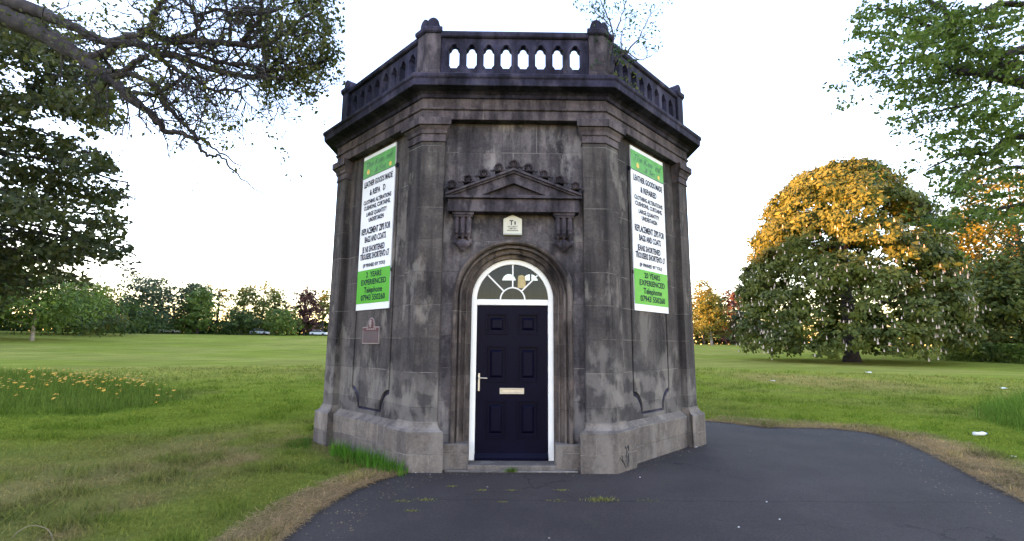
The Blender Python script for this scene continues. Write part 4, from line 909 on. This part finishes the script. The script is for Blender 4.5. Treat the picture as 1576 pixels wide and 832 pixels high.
for T in TREE_D:
    P_, R_ = pl(T, 9.3, 9.3); S_, Q_ = smooth_poly(P_, R_, 4, 0.015); mb.tube(S_, Q_, 7 if Q_[0] > 0.04 else 5)
    for i in range(4, len(S_)-1, 2):
        d = S_[i+1]-S_[i]; d /= np.linalg.norm(d)+1e-9; a = np.array([rr.gauss(0, 1), rr.gauss(0, 1), rr.gauss(0, .5)]); a -= a.dot(d)*d; a /= np.linalg.norm(a)
        nd = d*0.7+a; nd /= np.linalg.norm(nd); twig(mb, S_[i], nd, rr.uniform(.5, 1.1), min(Q_[i]*.5, .013), 2, ends, rr)
mb.build('trunk', M_BARK, rd, uv=False, recalc=False, smooth=True)
DS = [(1350, 22, 34, 16), (1335, 52, 30, 14), (1310, 88, 16, 9), (1345, 92, 30, 12), (1395, 20, 40, 18), (1400, 60, 44, 18), (1450, 45, 44, 22), (1430, 95, 44, 16), (1365, 125, 26, 7), (1395, 130, 30, 12), (1450, 125, 44, 14), (1500, 30, 50, 22), (1555, 30, 40, 26), (1520, 75, 46, 16), (1500, 105, 46, 14), (1555, 100, 40, 22), (1385, 158, 16, 9), (1420, 150, 34, 10), (1480, 152, 40, 10), (1378, 188, 12, 6), (1412, 184, 28, 7), (1550, 155, 44, 16), (1500, 180, 48, 13), (1560, 190, 40, 14), (1460, 208, 34, 11), (1520, 212, 48, 13), (1440, 232, 22, 9), (1480, 238, 30, 10), (1560, 232, 40, 14), (1425, 264, 22, 5), (1450, 258, 26, 6), (1515, 255, 40, 12), (1490, 280, 34, 10), (1560, 275, 38, 12), (1470, 298, 14, 4), (1540, 300, 40, 8), (1510, 330, 40, 10), (1560, 335, 30, 14), (1470, 345, 30, 8), (1640, 60, 50, 60), (1640, 180, 50, 60), (1640, 290, 50, 50)]
lst = [(a, b, c, d, 9.3+RNG.uniform(-.9, .9), int(c*d*0.62)) for a, b, c, d in DS]
E2 = np.array(ends); e2x, e2y = px_of(E2); keep = (RNG.random(len(E2)) < 0.6)
PD = np.concatenate([spray(lst, 0.45, 11, 0.15, 0.45), clumps(E2[keep], 0.12, 4, 0.6)])
np_mesh('crown', leaf_quads(PD, 0.082, np.array([[0.0, 0.0, 1.0]]), 0.3, 0.7), 4, leaf_mat('leaves_beech', (0.055, 0.098, 0.030), (0.130, 0.180, 0.055)), rd)

# sapling rooted on the cornice, weeds behind the balustrade
sb = np.array(FP(0, 1.19, 0.06, 4.96)); rs = empty('roof_sapling', tuple(sb), 'thin self-seeded sapling growing out of the cornice at the right front corner', 'sapling')
mb = MB(); ends = []
tS = float((sb-CAM)@FW)
for T in ([(941, 112, 1.8), (948, 92, 1.6), (956, 80, 1.5), (972, 66, 1.3), (988, 45, 1.1), (998, 25, .9), (1008, 5, .7), (1016, -20, .5)], [(940, 112, 1.8), (938, 92, 1.6), (944, 66, 1.5), (948, 46, 1.3), (945, 22, 1.1), (938, 0, 1), (930, -30, .6)], [(948, 46, 1.1), (956, 28, 1), (962, 8, .9), (970, -20, .5)], [(957, 79, 1), (957, 60, .9), (960, 40, .7), (968, 26, .5)], [(962, 75, 1), (985, 88, .8), (1003, 80, .6), (1012, 74, .4)], [(940, 40, .8), (925, 20, .7), (915, 4, .5), (914, -20, .4)]):
    P_, R_ = pl(T, tS, tS); P_ = [p+np.array([0, 0.05*i, 0]) for i, p in enumerate(P_)]; S_, Q_ = smooth_poly(P_, R_, 3, 0.006); mb.tube(S_, Q_, 5)
    for i in range(3, len(S_)-1, 2):
        d = np.array([rr.gauss(0, 1), rr.gauss(0, 1), rr.uniform(.2, 1.2)]); d /= np.linalg.norm(d); twig(mb, S_[i], d, rr.uniform(.12, .3), .004, 1, ends, rr, 0)
mb.build('stem', M_BARK, rs, uv=False, recalc=False, smooth=True)
PS = np.concatenate([clumps(np.array(ends), 0.055, 2, 1.0), spray([(925, 15, 16, 14, tS+.2, 90), (975, 30, 16, 16, tS+.2, 70), (1000, 18, 12, 10, tS+.2, 40), (995, 70, 22, 8, tS+.2, 30), (1010, 75, 8, 5, tS+.2, 18), (970, 50, 14, 10, tS+.2, 40), (945, 55, 14, 12, tS+.3, 30)], 0.12, 3, 0.06, 1)])
np_mesh('foliage', leaf_quads(PS, 0.042, None, 0.3, 0.55), 4, leaf_mat('leaves_sapling', (0.04, 0.09, 0.05), (0.08, 0.14, 0.08)), rs)
PW = []
for i in range(420):
    u = RNG.uniform(-1.0, -0.2)**1; z = RNG.choice([5.0, 5.08, 5.15, 5.4, 5.68, 5.72], p=[.3, .2, .15, .1, .15, .1])+abs(RNG.normal())*0.05; PW.append(FP(1, u, RNG.uniform(-0.03, 0.06) if z < 5.6 else RNG.uniform(-0.15, 0.0), z))
wd_ = np_mesh('balustrade_weeds', leaf_quads(np.array(PW), 0.045), 4, leaf_mat('leaves_weed', (0.06, 0.085, 0.025), (0.12, 0.13, 0.05))); tag(wd_, 'small weeds and moss clinging to the right-hand balustrade', 'weeds', kind='stuff')

# ------------------------------------------------------------------ grass
def gmat(name, mul=1.0, tr=0.35):
    m, N, L, P = mat_new(name); out = N['Material Output']
    at_ = N.new('ShaderNodeAttribute'); at_.attribute_name = 'gcol'; ge = N.new('ShaderNodeNewGeometry')
    col = mixc(N, L, 1.0, at_.outputs['Color'], mixc(N, L, ge.outputs['Random Per Island'], (0.65*mul, 0.68*mul, 0.6*mul), (1.45*mul, 1.35*mul, 1.35*mul)), 'MULTIPLY')
    L.new(col, P.inputs['Base Color']); P.inputs['Roughness'].default_value = 0.8; P.inputs['Specular IOR Level'].default_value = 0.05
    t = N.new('ShaderNodeBsdfTranslucent'); L.new(col, t.inputs[0]); mx = N.new('ShaderNodeMixShader'); mx.inputs[0].default_value = tr
    L.new(P.outputs[0], mx.inputs[1]); L.new(t.outputs[0], mx.inputs[2]); L.new(mx.outputs[0], out.inputs[0]); return m
M_BLADE = gmat('grass_blade', 1.15)
def blades(name, x, y, h, wdt, cols, lean=0.5, z=None):
    n = len(x); a = RNG.random(n)*2*pi; la = RNG.random(n)*2*pi
    z = (ground_z(x, y)-0.004) if z is None else z
    dx, dy = np.cos(a)*wdt/2, np.sin(a)*wdt/2; l = h*lean*np.abs(RNG.normal(size=n)).clip(0, 1.8)
    b1 = np.stack([x-dx, y-dy, z], 1); b2 = np.stack([x+dx, y+dy, z], 1)
    tp = np.stack([x+np.cos(la)*l, y+np.sin(la)*l, z+h*(1-0.25*RNG.random(n))], 1)
    return np_mesh(name, np.stack([b1, b2, tp], 1), 3, M_BLADE, cols=cols)
n = 300000
az = RNG.uniform(-50, 50, n); D = 2.2*np.exp(RNG.random(n)**0.85*np.log(34/2.2))
x = CAM[0]+D*np.sin(np.radians(az)); y = CAM[1]+D*np.cos(np.radians(az))
ok = (~inside(x, y, [(p[0], p[1]) for p in rg])) & (~inside(x, y, OCT)); ok &= (RNG.random(n) < 0.35+0.65*sst(fbm(x, y, 0.35), .35, .6))
x, y, D = x[ok], y[ok], D[ok]; c = gcol(x, y)
tuft = sst(fbm(x+3, y, 0.45), .50, .68); c = c*(1-0.35*tuft[:, None]*np.array([1, .6, 1]))
h = (0.022+0.022*RNG.random(len(x)))*(1+1.9*tuft)*(1+0.02*D); tag(blades('short_grass', x, y, h, 0.004+0.0014*D, c, 0.9), 'short mown grass with worn straw patches', 'grass', kind='stuff')
def patch(poly, n, h, wdt, name, label, col, hv=0.4, lean=0.35):
    xs = [p[0] for p in poly]; ys = [p[1] for p in poly]; x = RNG.uniform(min(xs), max(xs), n); y = RNG.uniform(min(ys), max(ys), n)
    ed = seg_dist(x, y, poly, True); k_ = inside(x, y, poly) & (RNG.random(n) < sst(ed, 0, min(0.7, h*1.2))*0.9+0.1) & (RNG.random(n) < 0.25+0.75*sst(fbm(x, y, 0.8), .35, .55))
    k_ &= ~inside(x, y, OCT)
    x, y = x[k_], y[k_]; cols = np.array(col)[None]*(0.7+0.6*RNG.random((len(x), 1))); hh = h*(0.5+0.5*sst(ed[k_], 0, 1.0))*(1+hv*RNG.normal(size=len(x))).clip(.3, 1.8)
    return tag(blades(name, x, y, hh, wdt, cols, lean), label, 'grass', kind='stuff'), x, y, hh
_, fx, fy, fh = patch(LONG, 60000, 0.30, 0.018, 'long_grass', 'uncut long grass with yellow flowers on the left', (0.085, 0.130, 0.022))
patch(LONG2, 30000, 0.42, 0.016, 'long_grass', 'uncut tall grass at the right edge of the field', (0.085, 0.15, 0.022))
patch([(-2.55, 1.25), (-2.45, 0.75), (-1.95, 0.25), (-1.55, -0.12), (-1.22, -0.30), (-1.15, -0.1), (-1.6, 0.35)], 26000, 0.30, 0.010, 'grass_tuft', 'lush bright green grass growing against the left plinth', (0.060, 0.15, 0.016))
patch([(-3.4, 1.7), (-3.25, 1.2), (-2.8, 1.1), (-2.95, 1.6), (-3.1, 1.9)], 4000, 0.10, 0.008, 'grass_tuft', 'small green tuft at the foot of the rear left corner pier', (0.07, 0.13, 0.02))
patch([(-2.5, 0.5), (-2.0, 0.6), (-2.0, 0.1), (-2.5, 0.0)], 1200, 0.06, 0.007, 'grass_tuft', 'low dark green tuft in the worn turf left of the path', (0.06, 0.12, 0.02))
# yellow flowers over the long grass
iy = RNG.choice(len(fx), 1500); dfl = np.exp(-((fx[iy]+13.2)/2.0)**2-((fy[iy]-9.2)/1.9)**2)+0.10; kk = RNG.random(len(iy)) < dfl
P = np.stack([fx[iy], fy[iy], ground_z(fx[iy], fy[iy])+fh[iy]*0.95], 1)[kk]
tag(np_mesh('yellow_flowers', leaf_quads(P, 0.075, np.array([[0, -.4, 1.0]]), 0.7, 1.0), 4, plain('petal_yellow', (0.55, 0.30, 0.02), 0.7)), 'scattered yellow wildflowers in the long grass', 'flowers', kind='stuff')
# straw on the verges
def along(poly, n, a, b, sgn):
    seg = np.array(poly); L_ = np.linalg.norm(np.diff(seg, axis=0), axis=1); cs = np.concatenate([[0], np.cumsum(L_)]); s = RNG.random(n)*cs[-1]
    x = np.interp(s, cs, seg[:, 0]); y = np.interp(s, cs, seg[:, 1]); i = np.clip(np.searchsorted(cs, s)-1, 0, len(L_)-1); d = np.diff(seg, axis=0)[i]/L_[i][:, None]
    q = a+(b-a)*RNG.random(n)**1.5; return x-sgn*d[:, 1]*q, y+sgn*d[:, 0]*q
def straw(x, y, name, label):
    n = len(x); a = RNG.random(n)*2*pi; l = 0.03+0.06*RNG.random(n); w_ = 0.0022+0*l; z = 0.010+0.018*RNG.random(n)
    e = np.stack([np.cos(a)*l, np.sin(a)*l, 0.01*RNG.normal(size=n)], 1); s_ = np.stack([-np.sin(a)*w_, np.cos(a)*w_, 0*a], 1); c0 = np.stack([x, y, z], 1)
    cols = np.array([[0.33, 0.235, 0.125]])*(0.55+0.75*RNG.random((n, 1)))
    tag(np_mesh(name, np.stack([c0-e-s_, c0+e*1.0, c0-e+s_], 1), 3, M_BLADE, cols=cols), label, 'dry grass', kind='stuff')
x1, y1 = along(EDGE[1:9], 17000, -0.07, 0.42, 1); straw(x1, y1, 'straw_verge', 'dry straw-coloured verge along the left edge of the tarmac')
x2, y2 = along(EDGE[12:25], 26000, -0.08, 0.95, 1); straw(x2, y2, 'straw_verge', 'dry straw-coloured verge curving round the right edge of the tarmac')
# weeds in the tarmac crack
def weed(px, n, r, h, label, ybase=770):
    d = FW+(px-788)/F_PX*RT-(ybase-416)/F_PX*UP; t = -CAM[2]/d[2]; p = CAM+d*t
    x = p[0]+RNG.normal(size=n)*r; y = p[1]+RNG.normal(size=n)*r*0.35
    cols = np.array([[0.17, 0.17, 0.055]])*(0.6+0.8*RNG.random((n, 1))); q = blades('crack_weed', x, y, np.full(n, h)*(0.5+RNG.random(n)), 0.007, cols, 1.2, z=np.full(n, 0.003)); tag(q, label, 'weed', 'weeds growing in the cracked tarmac')
for px, n, r, h, lb, yb in [(925, 260, 0.075, 0.022, 'largest yellowish weed patch in the tarmac crack, right of the door', 770), (655, 120, 0.05, 0.014, 'low weed patch in the tarmac crack, left of the door', 770), (695, 60, 0.03, 0.014, 'weed nearest the doorstep on its left', 749), (742, 60, 0.03, 0.014, 'tiny weed straight below the left side of the door', 755), (788, 50, 0.035, 0.012, 'tiny weed below the middle of the door', 755), (865, 60, 0.03, 0.014, 'tiny weed below the right side of the door', 755), (773, 40, 0.03, 0.012, 'faint weed farther out below the middle of the door', 773), (618, 70, 0.05, 0.012, 'weed at the left end of the tarmac crack', 772), (632, 60, 0.04, 0.014, 'weed nearest the camera left of the door', 787), (860, 60, 0.06, 0.009, 'thin weed strip joining the largest patch on its left', 771), (996, 60, 0.07, 0.008, 'thin weed strip at the right end of the crack', 771)]:
    weed(px, n, r, h, lb, yb)
q = blades('step_weed', RNG.normal(size=160)*0.035, -0.075+RNG.normal(size=160)*0.012, 0.06*(0.4+RNG.random(160)), 0.006, np.array([[0.08, 0.13, 0.03]])*(0.6+0.8*RNG.random((160, 1))), 0.5, z=np.full(160, 0.015)); tag(q, 'small green weed growing at the middle of the doorstep', 'weed')

# ------------------------------------------------------------------ litter and far cars
M_LIT = plain('litter_white', (0.7, 0.7, 0.7), 0.5)
def gp(px, py):
    d = FW+(px-788)/F_PX*RT-(py-416)/F_PX*UP; t = -CAM[2]/d[2]; return CAM+d*t
p = gp(1511, 672); r = empty('plastic_bottle', (p[0], p[1], 0), 'crushed clear-white plastic bottle lying in the grass near the right verge', 'litter')
mb = MB(); mb.tube([(p[0]-.13, p[1], .05), (p[0]-.12, p[1], .05), (p[0]-.02, p[1]+.02, .045), (p[0]+.05, p[1]+.02, .05), (p[0]+.08, p[1]+.02, .05), (p[0]+.10, p[1]+.025, .05)], [.02, .033, .028, .034, .02, .013], 10); mb.build('bottle_body', M_LIT, r, uv=False, smooth=True)
mb = MB(); mb.tube([(p[0]+.10, p[1]+.025, .05), (p[0]+.12, p[1]+.028, .05)], .015, 10); mb.build('bottle_cap', plain('cap_blue', (0.1, 0.2, 0.4), 0.5), r, uv=False)
def scrap(px, py, s, label):
    p = gp(px, py); mb = MB(); n = 5; V = [(p[0]+s*(i/n-.5), p[1]+s*0.6*(j/n-.5), 0.02+0.25*s*RNG.random()) for j in range(n+1) for i in range(n+1)]
    mb.add(V, [(j*(n+1)+i, j*(n+1)+i+1, (j+1)*(n+1)+i+1, (j+1)*(n+1)+i) for j in range(n) for i in range(n)]); o = mb.build('paper_scrap', M_LIT, None, uv=False, recalc=False); tag(o, label, 'litter', 'litter on the grass')
scrap(1337, 574, 0.303, 'white crumpled scrap in front of the chestnut'); scrap(1545, 599, 0.231, 'white scrap on the grass toward the right edge'); scrap(1190, 587, 0.165, 'pale scrap on the grass left of the dry spot'); scrap(1561, 705, 0.055, 'small scrap in the straw verge at the right edge'); scrap(1072, 690, 0.028, 'tiny white scrap at the foot of the right corner pier')
for i, (px, py) in enumerate([(1155, 694), (1180, 773), (1060, 695), (985, 735), (750, 750), (1200, 800), (845, 829), (640, 728), (662, 731), (1137, 812)]):
    p = gp(px, py); mb = MB(); mb.ball((p[0], p[1], 0.006), 0.007, 6, 4, (1.3, 0.9, 0.6)); o = mb.build('pale_pebble', M_LIT if i % 2 else M_CRM, None, uv=False)
    tag(o, 'tiny pale pebble lying loose on the tarmac', 'pebble', 'pebbles scattered on the tarmac')
# bent dry stalk, bottom left
P_ = [gp(18, 829), gp(30, 822)+[0, 0, .03], gp(50, 819)+[0, 0, .05], gp(72, 823)+[0, 0, .04], gp(84, 833)]; mb = MB(); mb.tube(smooth_poly(P_, [.006]*5, 4)[0], .003, 6); tag(mb.build('bent_stalk', plain('straw', (0.20, 0.15, 0.09), 0.8), None, uv=False), 'bent dry stalk arching over the turf at the bottom left', 'stalk')
def car(px, D, col, label, rz=0.0):
    az = math.degrees(atan2(*(FW+(px-788)/F_PX*RT)[:2])); p = azpt(az, D); z = float(ground_z(p[0], p[1]))
    root = empty('parked_car', (p[0], p[1], z), label, 'car', 'cars parked beyond the field'); root.rotation_euler = (0, 0, rz)
    def put(mb, name, m_, par):
        o = mb.build(name, m_, None, uv=False); o.parent = par; return o
    mb = MB(); pr = [(-2.1, .35), (2.1, .35), (2.15, .7), (1.9, .85), (1.1, .95), (-1.9, .98), (-2.12, .8)]
    for s_ in (0,): mb.add([(a, y_, b) for y_ in (-.85, .85) for a, b in pr], [tuple(range(7)), tuple(range(13, 6, -1))]+[(i, (i+1) % 7, 7+(i+1) % 7, 7+i) for i in range(7)])
    body = put(mb, 'body', plain('car_paint', col, 0.3, var=0.03, coat=0.5), root)
    mb = MB(); pr = [(1.1, .94), (-1.8, .97), (-1.45, 1.42), (0.35, 1.45)]; mb.add([(a, y_, b) for y_ in (-.75, .75) for a, b in pr], [(0, 1, 2, 3), (7, 6, 5, 4)]+[(i, (i+1) % 4, 4+(i+1) % 4, 4+i) for i in range(4)]); put(mb, 'windows', M_BLACK, root)
    mb = MB(); mb.box(-1.45, .35, -.72, .72, 1.43, 1.48); put(mb, 'roof', body.data.materials[0], root)
    for a in (-1.3, 1.35):
        for s_ in (-1, 1): mb = MB(); mb.tube([(a, s_*.72, .33), (a, s_*.88, .33)], .33, 12); put(mb, 'wheel', M_BLACK, root)
car(272, 139, (0.75, 0.75, 0.77), 'white car half seen under the far trees, leftmost of the parked cars')
car(408, 139, (0.6, 0.66, 0.75), 'pale blue-white car between the two round bushes', 0.1)
car(497, 139, (0.55, 0.6, 0.66), 'pale car next to the left edge of the pavilion', 0.05)

# grit and dead bits gathered along the tarmac edges and the wall foot
def grit(poly, n, a, b, sgn, label, seed):
    x, y = along(poly, n, a, b, sgn); P = np.stack([x, y, np.full(n, 0.009)], 1)
    tag(np_mesh('leaf_litter', leaf_quads(P, 0.018, np.array([[0, 0, 1.0]]), 0.75, 0.8), 4, M_GRIT), label, 'leaf litter', kind='stuff')
M_GRIT = leaf_mat('dead_leaf_bits', (0.10, 0.070, 0.040), (0.26, 0.20, 0.13), transl=0.1)
grit(EDGE[1:10], 900, -0.55, 0.0, 1, 'brown leaf bits and grit on the tarmac along its left edge', 1)
grit(EDGE[12:25], 1100, -0.7, 0.0, 1, 'brown leaf bits and grit on the tarmac along its right edge', 2)
grit([(-1.28, -0.16), (1.28, -0.16), (2.9, 1.45)], 260, -0.14, 0.05, -1, 'dead bits gathered on the tarmac at the foot of the plinth', 3)
